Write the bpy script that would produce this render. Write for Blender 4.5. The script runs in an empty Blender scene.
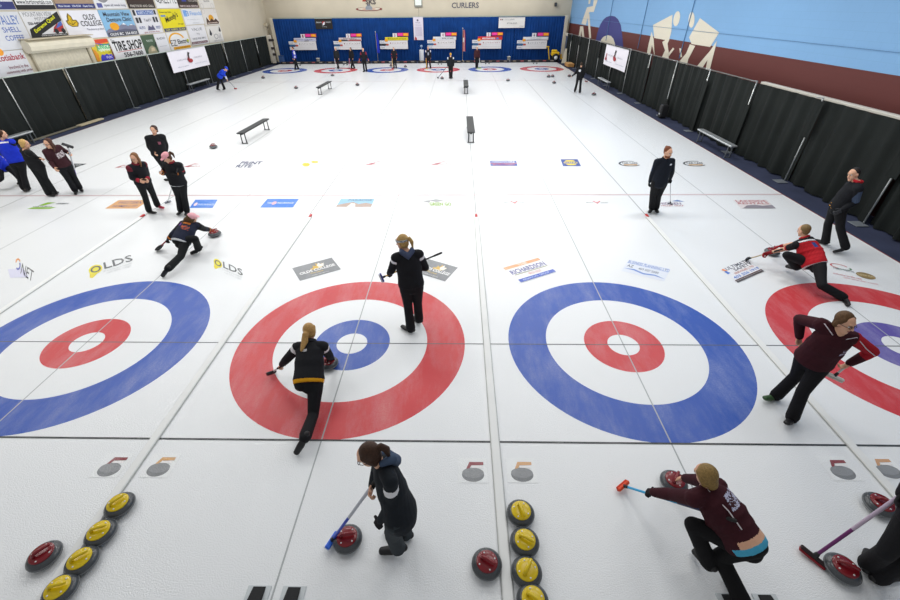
import bpy, math, random, json
import numpy as np
from mathutils import Vector, Matrix
random.seed(7)
SC=bpy.context.scene
COL=SC.collection
# ------------------------------------------------------------------ camera (surveyed from the sheet markings, metres)
FPX=411.64
PITCH,YAW,ROLL=0.6217,-0.02314,-0.01033
CAM=np.array([6.0788,-4.9875,4.445])
_cp,_sp,_cy,_sy=math.cos(PITCH),math.sin(PITCH),math.cos(YAW),math.sin(YAW)
FWD=np.array([_sy*_cp,_cy*_cp,-_sp]); _r=np.array([_cy,-_sy,0.]); _u=np.cross(_r,FWD)
RGT=math.cos(ROLL)*_r+math.sin(ROLL)*_u; UPV=-math.sin(ROLL)*_r+math.cos(ROLL)*_u
def sight(x,y): return FWD+RGT*(x-450)/FPX-UPV*(y-300)/FPX
def G(x,y,z=0.):            # point of the photo -> point at height z in the rink
    d=sight(x,y); return CAM+d*((z-CAM[2])/d[2])
def WX(x,y,X):              # -> point on the wall plane X
    d=sight(x,y); return CAM+d*((X-CAM[0])/d[0])
def WY(x,y,Y):
    d=sight(x,y); return CAM+d*((Y-CAM[1])/d[1])
cd=bpy.data.cameras.new('camera'); co=bpy.data.objects.new('camera',cd); COL.objects.link(co)
co.matrix_world=Matrix(((RGT[0],UPV[0],-FWD[0],CAM[0]),(RGT[1],UPV[1],-FWD[1],CAM[1]),(RGT[2],UPV[2],-FWD[2],CAM[2]),(0,0,0,1)))
cd.sensor_width=36; cd.lens=36*FPX/900; cd.clip_start=.05; cd.clip_end=200
SC.camera=co
# ------------------------------------------------------------------ materials
MATS={}
def mat(name,color,rough=.6,metal=0.,var=.06,scale=30.,bump=0.,bscale=200.,spec=.4,emit=None):
    if name in MATS: return MATS[name]
    m=bpy.data.materials.new(name); m.use_nodes=True; nt=m.node_tree; N=nt.nodes; L=nt.links
    b=N['Principled BSDF']; c=tuple(color)
    tc=N.new('ShaderNodeTexCoord'); no=N.new('ShaderNodeTexNoise'); no.inputs['Scale'].default_value=scale; no.inputs['Detail'].default_value=3
    L.new(tc.outputs['Object'],no.inputs['Vector'])
    mx=N.new('ShaderNodeMix'); mx.data_type='RGBA'
    mx.inputs[6].default_value=tuple(max(0,v*(1-var*2)) for v in c)+(1,); mx.inputs[7].default_value=tuple(min(1,v*(1+var*2)) for v in c)+(1,)
    L.new(no.outputs['Fac'],mx.inputs[0]); L.new(mx.outputs[2],b.inputs['Base Color'])
    b.inputs['Roughness'].default_value=rough; b.inputs['Metallic'].default_value=metal; b.inputs['Specular IOR Level'].default_value=spec
    if bump>0:
        n2=N.new('ShaderNodeTexNoise'); n2.inputs['Scale'].default_value=bscale; n2.inputs['Detail'].default_value=2
        L.new(tc.outputs['Object'],n2.inputs['Vector'])
        bp=N.new('ShaderNodeBump'); bp.inputs['Strength'].default_value=bump; bp.inputs['Distance'].default_value=.01
        L.new(n2.outputs['Fac'],bp.inputs['Height']); L.new(bp.outputs['Normal'],b.inputs['Normal'])
    if emit:
        b.inputs['Emission Color'].default_value=c+(1,); b.inputs['Emission Strength'].default_value=emit
    MATS[name]=m; return m
def S(h):                   # sRGB hex -> linear
    v=[int(h[i:i+2],16)/255 for i in (0,2,4)]
    return tuple(x/12.92 if x<=.04045 else ((x+.055)/1.055)**2.4 for x in v)
def M(h,rough=.55,**k): return mat('paint_%s_%s'%(h,str(rough).replace('.','')),S(h),rough,**k)
def cloth(h): return mat('cloth_'+h,S(h),.82,var=.12,scale=14,bump=.25,bscale=55,spec=.2)
def icemat(name,h,frost=0.,rough=.2):
    """frozen, pebbled and slightly scuffed surface over a colour"""
    if name in MATS: return MATS[name]
    m=bpy.data.materials.new(name); m.use_nodes=True; nt=m.node_tree; N=nt.nodes; L=nt.links; b=N['Principled BSDF']
    g=N.new('ShaderNodeNewGeometry')
    mp=N.new('ShaderNodeMapping'); mp.inputs['Scale'].default_value=(1.6,.5,1); L.new(g.outputs['Position'],mp.inputs['Vector'])
    n1=N.new('ShaderNodeTexNoise'); n1.inputs['Scale'].default_value=1.3; n1.inputs['Detail'].default_value=9; n1.inputs['Roughness'].default_value=.7; L.new(mp.outputs[0],n1.inputs['Vector'])
    r1=N.new('ShaderNodeValToRGB'); r1.color_ramp.elements[0].position=.45; r1.color_ramp.elements[1].position=.8; L.new(n1.outputs['Fac'],r1.inputs[0])
    n3=N.new('ShaderNodeTexNoise'); n3.inputs['Scale'].default_value=45; n3.inputs['Detail'].default_value=4; L.new(g.outputs['Position'],n3.inputs['Vector'])
    mu=N.new('ShaderNodeMath'); mu.operation='MULTIPLY'; L.new(r1.outputs[0],mu.inputs[0]); L.new(n3.outputs['Fac'],mu.inputs[1])
    mf=N.new('ShaderNodeMath'); mf.operation='MULTIPLY_ADD'; mf.inputs[1].default_value=frost; mf.inputs[2].default_value=frost*.12; L.new(mu.outputs[0],mf.inputs[0])
    mx=N.new('ShaderNodeMix'); mx.data_type='RGBA'; mx.inputs[6].default_value=S(h)+(1,); mx.inputs[7].default_value=S('f2f5f7')+(1,)
    L.new(mf.outputs[0],mx.inputs[0]); L.new(mx.outputs[2],b.inputs['Base Color'])
    b.inputs['Roughness'].default_value=rough; b.inputs['Specular IOR Level'].default_value=.35
    n2=N.new('ShaderNodeTexNoise'); n2.inputs['Scale'].default_value=75; n2.inputs['Detail'].default_value=2; L.new(g.outputs['Position'],n2.inputs['Vector'])
    bp=N.new('ShaderNodeBump'); bp.inputs['Strength'].default_value=.9; bp.inputs['Distance'].default_value=.005
    L.new(n2.outputs['Fac'],bp.inputs['Height']); L.new(bp.outputs['Normal'],b.inputs['Normal'])
    MATS[name]=m; return m
def drapemat(name,h,rough=.8):
    return mat(name,S(h),rough,var=.2,scale=1.3,bump=.2,bscale=25,spec=.15)
# ------------------------------------------------------------------ mesh helpers
def mesh_obj(name,me,m=None,parent=None,smooth=True):
    o=bpy.data.objects.new(name,me); COL.objects.link(o)
    if m is not None:
        me.materials.clear()
        for q in (m if isinstance(m,(list,tuple)) else [m]): me.materials.append(q)
    if parent is not None: o.parent=parent
    if smooth and len(me.polygons):
        me.polygons.foreach_set('use_smooth',[True]*len(me.polygons))
    return o
class MB:
    def __init__(s): s.v=[]; s.f=[]
    def add(s,vs,fs):
        n=len(s.v); s.v+= [tuple(map(float,p)) for p in vs]; s.f+=[tuple(i+n for i in f) for f in fs]; return s
    def box(s,c,size,ax=None,ay=None,az=None,bevel=0.):
        c=np.array(c,float); A=np.eye(3) if ax is None else np.array([ax,ay,az],float)
        h=np.array(size)/2.; b=min(bevel,h.min()*.9)
        if b<=0:
            vs=[c+A.T@(np.array([x,y,z])*h) for x in(-1,1) for y in(-1,1) for z in(-1,1)]
            return s.add(vs,[(0,1,3,2),(4,6,7,5),(0,4,5,1),(2,3,7,6),(0,2,6,4),(1,5,7,3)])
        # bevelled box: three rects per corner
        vs=[];idx={}
        for x in(-1,1):
            for y in(-1,1):
                for z in(-1,1):
                    for k in range(3):
                        d=np.array([x,y,z])*(h-b); d[k]+=[x,y,z][k]*b
                        idx[(x,y,z,k)]=len(vs); vs.append(c+A.T@d)
        fs=[]
        for k in range(3):
            i,j=(k+1)%3,(k+2)%3
            for sg in(-1,1):
                q=[]
                for a,bb in((-1,-1),(1,-1),(1,1),(-1,1)):
                    t=[0,0,0]; t[k]=sg;t[i]=a;t[j]=bb; q.append(idx[(*t,k)])
                fs.append(tuple(q if sg>0 else q[::-1]))
        for k in range(3):
            i,j=(k+1)%3,(k+2)%3
            for a in(-1,1):
                for bb in(-1,1):
                    def q(e,kk):
                        t=[0,0,0]; t[k]=e;t[i]=a;t[j]=bb; return idx[(*t,kk)]
                    f=(q(-1,i),q(1,i),q(1,j),q(-1,j)); fs.append(f if a*bb>0 else f[::-1])
        for x in(-1,1):
            for y in(-1,1):
                for z in(-1,1):
                    f=(idx[(x,y,z,0)],idx[(x,y,z,1)],idx[(x,y,z,2)]); fs.append(f if x*y*z>0 else f[::-1])
        return s.add(vs,fs)
    def loft(s,pts,rads,lat=None,seg=14,roundcap=True):
        """tube through pts; rads = r or (r_lat, r_other); lat = lateral direction(s)"""
        P=[np.array(p,float) for p in pts]; n=len(P)
        R=[(r,r) if np.isscalar(r) else r for r in rads]
        if roundcap:   # rounded ends
            d0=P[0]-P[1]; d0/=np.linalg.norm(d0)+1e-9; d1=P[-1]-P[-2]; d1/=np.linalg.norm(d1)+1e-9
            m0=min(R[0]); m1=min(R[-1])
            pre=[(P[0]+d0*m0*.92,.38),(P[0]+d0*m0*.6,.8)]; post=[(P[-1]+d1*m1*.6,.8),(P[-1]+d1*m1*.92,.38)]
            Rr=[(R[0][0]*k,R[0][1]*k) for _,k in pre]+R+[(R[-1][0]*k,R[-1][1]*k) for _,k in post]
            lats=None
            if lat is not None:
                lats=list(lat) if isinstance(lat,list) else [lat]*n
                lats=[lats[0]]*2+lats+[lats[-1]]*2
            P=[p for p,_ in pre]+P+[p for p,_ in post]; R=Rr
        else: lats=None if lat is None else (list(lat) if isinstance(lat,list) else [lat]*n)
        n=len(P); vs=[]; prev=None
        for i in range(n):
            t=P[min(i+1,n-1)]-P[max(i-1,0)]; t=t/(np.linalg.norm(t)+1e-9)
            a=np.array(lats[i],float) if lats is not None else (prev if prev is not None else (np.array([1,0,0.]) if abs(t[0])<.8 else np.array([0,1.,0])))
            a=a-t*(a@t); a/=np.linalg.norm(a)+1e-9; b=np.cross(t,a); prev=a
            for k in range(seg):
                an=2*math.pi*k/seg; vs.append(P[i]+a*math.cos(an)*R[i][0]+b*math.sin(an)*R[i][1])
        fs=[]
        for i in range(n-1):
            for k in range(seg):
                k2=(k+1)%seg; fs.append((i*seg+k,i*seg+k2,(i+1)*seg+k2,(i+1)*seg+k))
        fs.append(tuple(range(seg))[::-1]); fs.append(tuple((n-1)*seg+k for k in range(seg)))
        return s.add(vs,fs)
    def ell(s,c,axes,rad,nu=14,nv=9):
        c=np.array(c,float); A=[np.array(a,float) for a in axes]; vs=[c-A[2]*rad[2]]; fs=[]
        for j in range(1,nv):
            ph=-math.pi/2+math.pi*j/nv
            for i in range(nu):
                th=2*math.pi*i/nu
                vs.append(c+A[0]*rad[0]*math.cos(ph)*math.cos(th)+A[1]*rad[1]*math.cos(ph)*math.sin(th)+A[2]*rad[2]*math.sin(ph))
        vs.append(c+A[2]*rad[2]); T=len(vs)-1
        for i in range(nu):
            i2=(i+1)%nu; fs.append((0,1+i2,1+i)); fs.append((T,1+(nv-2)*nu+i,1+(nv-2)*nu+i2))
            for j in range(nv-2): fs.append((1+j*nu+i,1+j*nu+i2,1+(j+1)*nu+i2,1+(j+1)*nu+i))
        return s.add(vs,fs)
    def lathe(s,prof,c=(0,0,0),seg=32,ax=None):
        """prof: (r,z) bottom to top"""
        c=np.array(c,float); A=np.eye(3) if ax is None else np.array(ax,float); vs=[];fs=[]
        for r,z in prof:
            for k in range(seg):
                a=2*math.pi*k/seg; vs.append(c+A.T@np.array([r*math.cos(a),r*math.sin(a),z]))
        n=len(prof)
        for i in range(n-1):
            for k in range(seg):
                k2=(k+1)%seg; fs.append((i*seg+k,i*seg+k2,(i+1)*seg+k2,(i+1)*seg+k))
        fs.append(tuple(range(seg))[::-1]); fs.append(tuple((n-1)*seg+k for k in range(seg)))
        return s.add(vs,fs)
    def poly(s,pts):
        return s.add(pts,[tuple(range(len(pts)))])
    def mesh(s,name='m',off=(0,0,0)):
        me=bpy.data.meshes.new(name); o=np.array(off,float)
        me.from_pydata([tuple(np.array(p)-o) for p in s.v],[],s.f); me.update(); return me
    def build(s,name,m,parent=None,smooth=False,off=None):
        if off is None: off=ORG.get(parent.name,(0,0,0)) if parent is not None else (0,0,0)
        return mesh_obj(name,s.mesh(name,off),m,parent,smooth)
ORG={}      # world base of each thing, parts are built in world space and stored relative to it
def org(o):
    return ORG.get(o.name,(0,0,0))
def tag(o,label,cat,group=None,kind=None):
    o['label']=label; o['category']=cat
    if group: o['group']=group
    if kind: o['kind']=kind
    return o
def thing(name,label,cat,loc,group=None):
    o=bpy.data.objects.new(name,None); COL.objects.link(o); o.location=loc; o.empty_display_size=.1
    ORG[o.name]=tuple(loc); return tag(o,label,cat,group)
def struct(o): o['kind']='structure'; return o
def sub(mb,name,m,parent,base,smooth=False):     # sub-part: parent is a part mesh stored relative to base
    return mesh_obj(name,mb.mesh(name,base),m,parent,smooth)
def remesh(mb,voxel,it=6,off=(0,0,0)):
    me=mb.mesh('t',off); o=bpy.data.objects.new('t',me); COL.objects.link(o)
    r=o.modifiers.new('r','REMESH'); r.mode='VOXEL'; r.voxel_size=voxel; r.adaptivity=0
    s=o.modifiers.new('s','SMOOTH'); s.factor=.5; s.iterations=it
    dg=bpy.context.evaluated_depsgraph_get(); dg.update()
    out=bpy.data.meshes.new_from_object(o.evaluated_get(dg)); bpy.data.objects.remove(o); bpy.data.meshes.remove(me)
    return out
def copy_tree(o,**k):
    c=o.copy(); COL.objects.link(c)
    for ch in list(o.children):
        d=ch.copy(); COL.objects.link(d); d.parent=c
        for g in list(ch.children):
            e=g.copy(); COL.objects.link(e); e.parent=d
    return c
# ------------------------------------------------------------------ lettering and flat print
def text_mesh(st,bold=0.):
    cu=bpy.data.curves.new('t','FONT'); cu.body=st; cu.size=1; cu.offset=bold; cu.resolution_u=2
    o=bpy.data.objects.new('t',cu); COL.objects.link(o)
    dg=bpy.context.evaluated_depsgraph_get(); dg.update()
    me=bpy.data.meshes.new_from_object(o.evaluated_get(dg)); bpy.data.objects.remove(o); return me
class Frame:
    """flat frame: origin = lower left corner, U and V the full edge vectors"""
    def __init__(s,O,U,V,step=.002):
        s.O=np.array(O,float); s.U=np.array(U,float); s.V=np.array(V,float); n=np.cross(s.U,s.V); s.N=n/np.linalg.norm(n); s.step=step
    def p(s,u,v,l=0): return s.O+s.U*u+s.V*v+s.N*s.step*l
def pr_rect(F,u0,v0,u1,v1,l): return MB().poly([F.p(u0,v0,l),F.p(u1,v0,l),F.p(u1,v1,l),F.p(u0,v1,l)])
def pr_ell(F,cu,cv,ru,rv,l,hole=0.,a0=0,a1=360):
    n=36; mb=MB()
    A=[math.radians(a0+(a1-a0)*i/n) for i in range(n+1)]
    if hole<=0 and a1-a0==360: return mb.poly([F.p(cu+ru*math.cos(a),cv+rv*math.sin(a),l) for a in A[:-1]])
    vs=[F.p(cu+ru*math.cos(a),cv+rv*math.sin(a),l) for a in A]+[F.p(cu+ru*hole*math.cos(a),cv+rv*hole*math.sin(a),l) for a in A]
    return mb.add(vs,[(i,i+1,n+2+i,n+1+i) for i in range(n)])
def printed(F,items,parent,base,mk=None,pref='printed',lev0=1):
    """items: ('r',u0,v0,u1,v1,hex) ('t',text,u0,v0,u1,v1,hex[,bold]) ('e',cu,cv,ru,rv,hex[,hole,a0,a1]) ('p',[(u,v)..],hex)"""
    mk=mk or (lambda h:M(h,.5))
    for i,it in enumerate(items):
        l=lev0+i; k=it[0]
        if k=='r': mb=pr_rect(F,*it[1:5],l); h=it[5]; nm='printed_band'
        elif k=='e': mb=pr_ell(F,*it[1:5],l,*(it[6:] if len(it)>6 else ())); h=it[5]; nm='emblem'
        elif k=='p': mb=MB().poly([F.p(u,v,l) for u,v in it[1]]); h=it[2]; nm='emblem'
        else:
            st,u0,v0,u1,v1,h=it[1:7]; me=text_mesh(st,it[7] if len(it)>7 else .012)
            co_=np.empty(len(me.vertices)*3); me.vertices.foreach_get('co',co_); co_=co_.reshape(-1,3)
            if not len(co_): continue
            mn=co_.min(0); mx=co_.max(0); sz=np.maximum(mx-mn,1e-4)
            u=u0+(co_[:,0]-mn[0])/sz[0]*(u1-u0); v=v0+(co_[:,1]-mn[1])/sz[1]*(v1-v0)
            W=F.O+np.outer(u,F.U)+np.outer(v,F.V)+F.N*F.step*l-np.array(base)
            me.vertices.foreach_set('co',W.ravel()); me.update()
            o=mesh_obj('lettering',me,mk(h),parent,False); continue
        mesh_obj(nm,mb.mesh(nm,base),mk(h),parent,False)
# ------------------------------------------------------------------ the rink
SW=4.36666; XL,XR=-10.92,15.29; YN,YF=-7.5,39.55; TEE=34.747
ice=icemat('ice','eceff1',.25)
fl=MB(); fl.poly([(XL,YN,0),(XR,YN,0),(XR,YF,0),(XL,YF,0)])
floor=struct(mesh_obj('floor',fl.mesh('floor'),ice,None,False)); ORG['floor']=(0,0,0)
carp=drapemat('carpet_blue','363c52',.9)
fs=MB()
fs.box((XR+.7,16,-.03),(1.4,49,.05)); fs.box((XL-.75,16,-.03),(1.5,49,.05)); fs.box((2.2,YF+1.4,-.03),(29,2.8,.05))
o=struct(mesh_obj('floor_carpet',fs.mesh('c'),carp,None,False))
# painted rings, lines and advertisements lie in the ice: parts of the floor
BLUE,RED=icemat('ice_blue','0f4cb0',.36),icemat('ice_red','cb2a33',.36)
PURP=icemat('ice_violet','5648a4',.45)
WHT=icemat('ice_white','f4f6f7',.1)
FF=Frame((0,0,.0),(1,0,0),(0,1,0),.0008)
def ring(x,y,r1,r0,m,l):
    n=96; A=[2*math.pi*i/n for i in range(n)]; z=.0008*l
    vs=[(x+r1*math.cos(a),y+r1*math.sin(a),z) for a in A]+[(x+r0*math.cos(a),y+r0*math.sin(a),z) for a in A]
    MB().add(vs,[(i,(i+1)%n,n+(i+1)%n,n+i) for i in range(n)]).build('house_ring',m,floor)
for y0 in (0,TEE):
    for k in range(-2,4):
        odd=k%2==0
        ring(k*SW,y0,1.829,1.219,BLUE if odd else RED,1); ring(k*SW,y0,.61,.245,RED if odd else (PURP if k==3 and y0==0 else BLUE),1)
def line(x0,y0,x1,y1,w,h,l=2,name='sheet_line',frost=.25):
    d=np.array([x1-x0,y1-y0]); n=np.array([-d[1],d[0]])/np.hypot(*d)*w/2; z=.0008*l
    MB().poly([(x0-n[0],y0-n[1],z),(x1-n[0],y1-n[1],z),(x1+n[0],y1+n[1],z),(x0+n[0],y0+n[1],z)]).build(name,icemat('line_'+h,h,frost),floor)
for k in range(-2,4):
    line(k*SW,-4.6,k*SW,38.3,.018,'a9aeb0',name='centre_line')
for k in range(-2,5):
    if -2<k<4: line((k-.5)*SW,5.0,(k-.5)*SW,29.6,.022,'999d9e',name='side_line')
for y0,s in((0,-1),(TEE,1)):
    line(XL,y0,XR,y0,.018,'4e5356',3,'tee_line'); line(XL,y0+s*1.829,XR,y0+s*1.829,.028,'303436',3,'back_line')
    line(XL,y0-s*6.401,XR,y0-s*6.401,.09,'d3bdc0',3,'hog_line',.5)
line(XR-.05,YN,XR-.05,YF,.1,'f4f6f6',2,'edge_line'); line(XR-.005,YN,XR-.005,YF,.03,'8e3234',3,'edge_line')
line(XL+.05,YN,XL+.05,YF,.1,'f4f6f6',2,'edge_line'); line(XL+.005,YN,XL+.005,YF,.03,'8e3234',3,'edge_line')
# ---- advertisements printed in the ice
def im(h): return icemat('print_'+h,h,.32)
def ad(bl,br,tl,items,bg=None):
    a,b,c=G(*bl),G(*br),G(*tl); F=Frame(a,b-a,c-a,.0008)
    if bg: pr_rect(F,0,0,1,1,4).build('ice_advert',im(bg),floor)
    printed(F,items,floor,(0,0,0),im,lev0=5)
ad((27,209),(54,209),(36,202.5),[('p',[(0,0),(.85,0),(1.0,.25),(.15,.25)],'8fc31c'),('p',[(.25,.5),(.45,.5),(.75,1),(.45,1)],'8fc31c'),('t','NATURAL',.12,.3,.85,.42,'3f5a2c'),('t','GREEN',.85,.7,1.3,.92,'555b5d')])
ad((105,208.7),(136.7,208.7),(118.7,200.2),[('t','WESTERN',.12,.55,.9,.85,'6d5a78'),('t','HOMES LTD',.12,.15,.9,.42,'6d5a78')],'dca56a')
ad((189.4,208),(212.6,208),(195.5,199.7),[('e',.16,.42,.07,.2,'f3d6da'),('t','INSURANCE',.27,.3,.97,.5,'cfe2f6')],'2578dc')
ad((260,207.6),(293,207.6),(267.5,198.9),[('e',.32,.5,.07,.18,'e9b9c0'),('t','THE',.1,.42,.24,.6,'cfe2f6'),('t','INSURANCE',.42,.42,.92,.6,'cfe2f6')],'2578dc')
ad((336,207),(371,207),(341,199),[('p',[(0,0),(1,0),(1,.35),(.8,.5),(.6,.35),(.42,.6),(.22,.45),(0,.25)],'b09a8c'),('p',[(.3,0),(.55,0),(.5,.4),(.38,.45)],'e9e4dd'),('t','PARADISE',.25,.72,.95,.95,'4d6f88')],'8cc0e0')
ad((422,206.5),(453.5,206.5),(421,198.8),[('p',[(.0,.7),(.25,.45),(.3,.7),(.5,.55),(.75,.75),(.5,.95),(.3,.8)],'a9adae'),('t','GREEN GO',.25,.08,.95,.5,'8cb52a',.03)])
ad((235,167.7),(258,167.7),(241,161.5),[('t','PRINT',.05,.5,1.0,1.0,'39406e',.03),('t','RITE',.0,.0,.7,.45,'39406e',.03)])
ad((302,167),(326,167),(302,160.5),[('e',.17,.35,.16,.3,'f0c31c'),('e',.55,.75,.16,.18,'f0c31c'),('t','SUNSHINE',.4,.25,1.0,.5,'a9aeb3')])
for bl,br,tl in(((364,165.2),(386,165.2),(365,161.5)),((430,165.2),(452,165.2),(430,161.5)),((114.6,168),(127.5,168),(116,165)),((183,167.5),(200,167.5),(185,163.5))):
    ad(bl,br,tl,[('p',[(0,.1),(.35,.1),(.5,.6),(.3,.5)],'b4545c'),('p',[(.3,.6),(.6,1),(.95,.8),(.6,.75)],'c98a90'),('t','AUTO',.4,.1,1,.4,'b4545c')])
ad((490.5,166),(517.5,166),(490,160.7),[('r',0,.42,1,.52,'b03a50'),('t','HARDWARE',.06,.6,.94,.92,'dfe4f2'),('t','BUILDING',.1,.08,.9,.36,'c04a5e')],'3a50a8')
ad((563,166.3),(581,166.3),(560.5,159.3),[('p',[(.1,.5),(.3,.14),(.7,.14),(.9,.5),(.7,.86),(.3,.86)],'e8cf3a'),('r',.18,.36,.82,.64,'2c4aa0'),('t','NAPA',.22,.4,.78,.6,'f0e070')],'2c4aa0')
for bl,br,tl in(((620,167),(643,167),(617,160.5)),((685,167),(709,167),(681,160.5))):
    ad(bl,br,tl,[('e',.5,.5,.5,.42,'5b5d5e',.82,60,330),('r',.22,.22,.8,.4,'cfa97c'),('t','CAR CARE',.16,.42,.86,.72,'45484a')])
for bl,br,tl in(((505,205),(526,205),(503,199.8)),((587,205),(609,205),(585,199.8))):
    ad(bl,br,tl,[('p',[(.3,.75),(.7,.75),(.5,.2)],'d56f74'),('e',.5,.62,.1,.14,'f6dfe0'),('t','MAPLE',.0,.3,.32,.52,'9aa0a4'),('t','LEAF',.68,.3,1,.52,'9aa0a4')])
ad((661,206.8),(687,206.8),(657,200),[('t','HIDDEN',.0,.3,.85,.62,'7a5a86'),('t','VALLEY GOLF',.0,.05,.9,.25,'b0606c'),('p',[(.55,.8),(.8,1),(1.05,.7),(.8,.75)],'6a86c0')])
ad((741,208.6),(776,208.6),(733,200),[('t','LAKESIDE',.05,.74,.95,.98,'b5434c'),('t','RENTALS',.05,.48,.95,.7,'b5434c'),('p',[(.05,0),(1,0),(1,.42),(.7,.3),(.5,.42),(.25,.34)],'8c8690')],'e6dedf')
ad((74.5,168.5),(80,168.5),(74,163.6),[('p',[(0,1),(2.4,.95),(.4,.25),(.1,0)],'3a3f42'),('t','CURL',.3,.55,1.5,.85,'c8cdd0')])
ad((9,278),(36,278),(3,264),[('p',[(.05,.0),(.75,.05),(.7,.7),(.1,.6)],'dcdcf2')],None)
ad((20.5,273.5),(32.5,282),(22.5,263.5),[('t','NET',0,0,1,1,'55575c',.0),('e',-.35,.8,.22,.42,'e2954a',.6,40,200),('e',-.3,.55,.2,.45,'5560b8',.6,-120,60)])
for bl,br,tl in(((90,279),(135,265.5),(88,267)),((214,268.5),(244,281.5),(213.5,257.5))):
    ad(bl,br,tl,[('p',[(.0,.1),(.06,.0),(.22,.35),(.3,.65),(.1,.85),(.02,.55)],'e9d81e'),('e',.15,.62,.15,.37,'ece01e'),('e',.155,.62,.115,.26,'55564a',.62),('t','LDS',.34,.42,1,.98,'5d6164'),('t','Trucking and Oilfield',.3,.18,.95,.3,'c4c8ca'),('t','call 556 3200',.36,.0,.92,.12,'cfd3d5')])
GI=[('p',[(.36,.6),(.44,.62),(.46,.78),(.53,.7),(.55,.92),(.62,.72),(.7,.8),(.68,.6),(.62,.5),(.4,.5)],'d8b24a'),('p',[(.55,.7),(.62,.9),(.66,.75),(.74,.78),(.7,.58),(.58,.56)],'f0ecdf'),('t','OLDS COLLEGE',.08,.36,.95,.54,'f2f3f3',.03),('t','The place',.3,.2,.62,.32,'d5b968'),('t','oldscollege.ca',.3,.06,.72,.14,'d0d2d3')]
ad((300,281),(341,269.4),(292.2,268.3),GI,'808387'); ad((414,272),(445,281.6),(428,259),GI,'808387')
ad((519,283.3),(556,271.8),(503,268),[('r',.0,.84,.98,1,'eda877'),('t','THE',.36,.86,.62,.98,'f7e9dc'),('t','RICHARDSON',.05,.48,.98,.74,'4a4f9a',.02),('r',.08,.42,.98,.455,'9a9a72'),('t','BROS OLDS',.4,.24,.72,.36,'d89a92'),('r',.05,.0,1,.17,'4261c4'),('t','FINANCIAL GROUP',.15,.04,.85,.13,'c5d2f2')],'f1f2f4')
ad((621,271),(664,281.5),(629,259.5),[('t','BUSINESS PLANNING LTD',.02,.72,1,.95,'7d96d0',.02),('r',.0,.7,1,.73,'b9c9ea'),('t','AZ',.05,.42,.2,.62,'5d687c'),('t','403 507 5500',.33,.4,.8,.56,'6a7488',.01),('p',[(0,.25),(.25,.35),(.5,.22),(.75,.3),(1,.15),(.75,.22),(.5,.12),(.25,.25)],'7f9ddc')],'e3e9f4')
ad((737.5,283),(764,271.5),(721,269.5),[('t','ULTIMATE',.12,.8,.95,1.0,'3f4350',.02),('t','SAFETY',.3,.6,.98,.78,'3f4350',.02),('p',[(-.02,.95),(.06,1),(.12,.8),(.05,.78)],'e88a4a'),('p',[(0,.8),(.07,.82),(.12,.62),(.02,.6)],'3a74d0'),('t','SERVICES LTD',.2,.44,.92,.55,'d08a7c'),('t','403 556 1919',.05,.22,.98,.38,'6f93dc',.02),('r',.0,.11,1,.17,'5e3f3a'),('r',.0,.0,1,.09,'4b4344')],'ebecf0')
ad((834,277),(884,287.5),(829,262.5),[('e',.2,.85,.2,.16,'c4464c',.8,20,260),('e',.25,.8,.22,.14,'4a7a55',.8,-120,30),('e',.72,.55,.2,.2,'8a7038'),('t','CUSTOM MEATS',.55,.48,.9,.62,'d6c08a'),('t','FAMILY DENTAL',.05,.58,.5,.7,'8a8f94'),('t','welcome to the rink',.0,.2,.6,.3,'d27c86'),('t','open seven days a week',.2,.05,.9,.14,'d27c86')])
# stones pictured on the ice, one each side of every divider
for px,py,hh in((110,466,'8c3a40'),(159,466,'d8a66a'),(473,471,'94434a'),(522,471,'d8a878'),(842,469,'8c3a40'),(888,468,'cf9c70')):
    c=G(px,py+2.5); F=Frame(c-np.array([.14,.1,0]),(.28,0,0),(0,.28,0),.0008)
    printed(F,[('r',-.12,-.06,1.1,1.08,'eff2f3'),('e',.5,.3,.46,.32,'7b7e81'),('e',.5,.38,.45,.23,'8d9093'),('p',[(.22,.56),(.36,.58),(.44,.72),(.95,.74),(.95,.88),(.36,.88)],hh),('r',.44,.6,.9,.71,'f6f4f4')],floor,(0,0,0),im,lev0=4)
# ------------------------------------------------------------------ dividers between the sheets
foam=M('e9ebea',.6,var=.03,scale=3); foam2=M('b9bcba',.7); redtip=M('c4282a',.4)
nm={-2:'white sheet divider strip nearest the left wall curtain',-1:'white sheet divider strip running left of the blue house at the left edge',0:'white sheet divider strip between the left blue house and the red house',1:'white sheet divider strip between the red and middle blue houses, yellow stones beside it',2:'white sheet divider strip right of the middle blue house, crossed by the woman in maroon',3:'white sheet divider strip right of the rightmost house'}
def divider(k,y0,y1,lab):
    x=(k-.5)*SW+ (.06 if k==1 else 0)
    if k in(0,1,2): pass
    t=thing('sheet_divider',lab,'divider',(x,y0,0),'dividers between the sheets')
    b=MB(); b.box((x,(y0+y1)/2,.0145),(.1,y1-y0,.028),bevel=.008); b.build('strip',foam,t)
    b=MB(); b.box((x,(y0+y1)/2,.0085),(.118,y1-y0,.012),bevel=.004); b.build('base_strip',foam2,t)
    ye=y1+.07 if y0<10 else y0-.07
    b=MB(); b.box((x,ye,.026),(.06,.16,.04),bevel=.012); b.build('end_cap',redtip,t)
for k in(-1,0,1,2,3):
    divider(k,-6.0,4.85,nm[k])
# ------------------------------------------------------------------ walls
cream=mat('wall_cream',S('cfc6b2'),.85,var=.05,scale=.8,bump=.1,bscale=9)
YB=42.3; XWL,XWR=-12.25,16.6; HW=7.5
def wall(name,pts,m):
    return struct(mesh_obj(name,MB().poly(pts).mesh(name),m,None,False))
wb=wall('wall_back',[(XWL,YB,0),(XWR,YB,0),(XWR,YB,HW),(XWL,YB,HW)],cream)
wl=wall('wall_left',[(XWL,-8,0),(XWL,YB,0),(XWL,YB,HW),(XWL,-8,HW)],cream)
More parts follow.
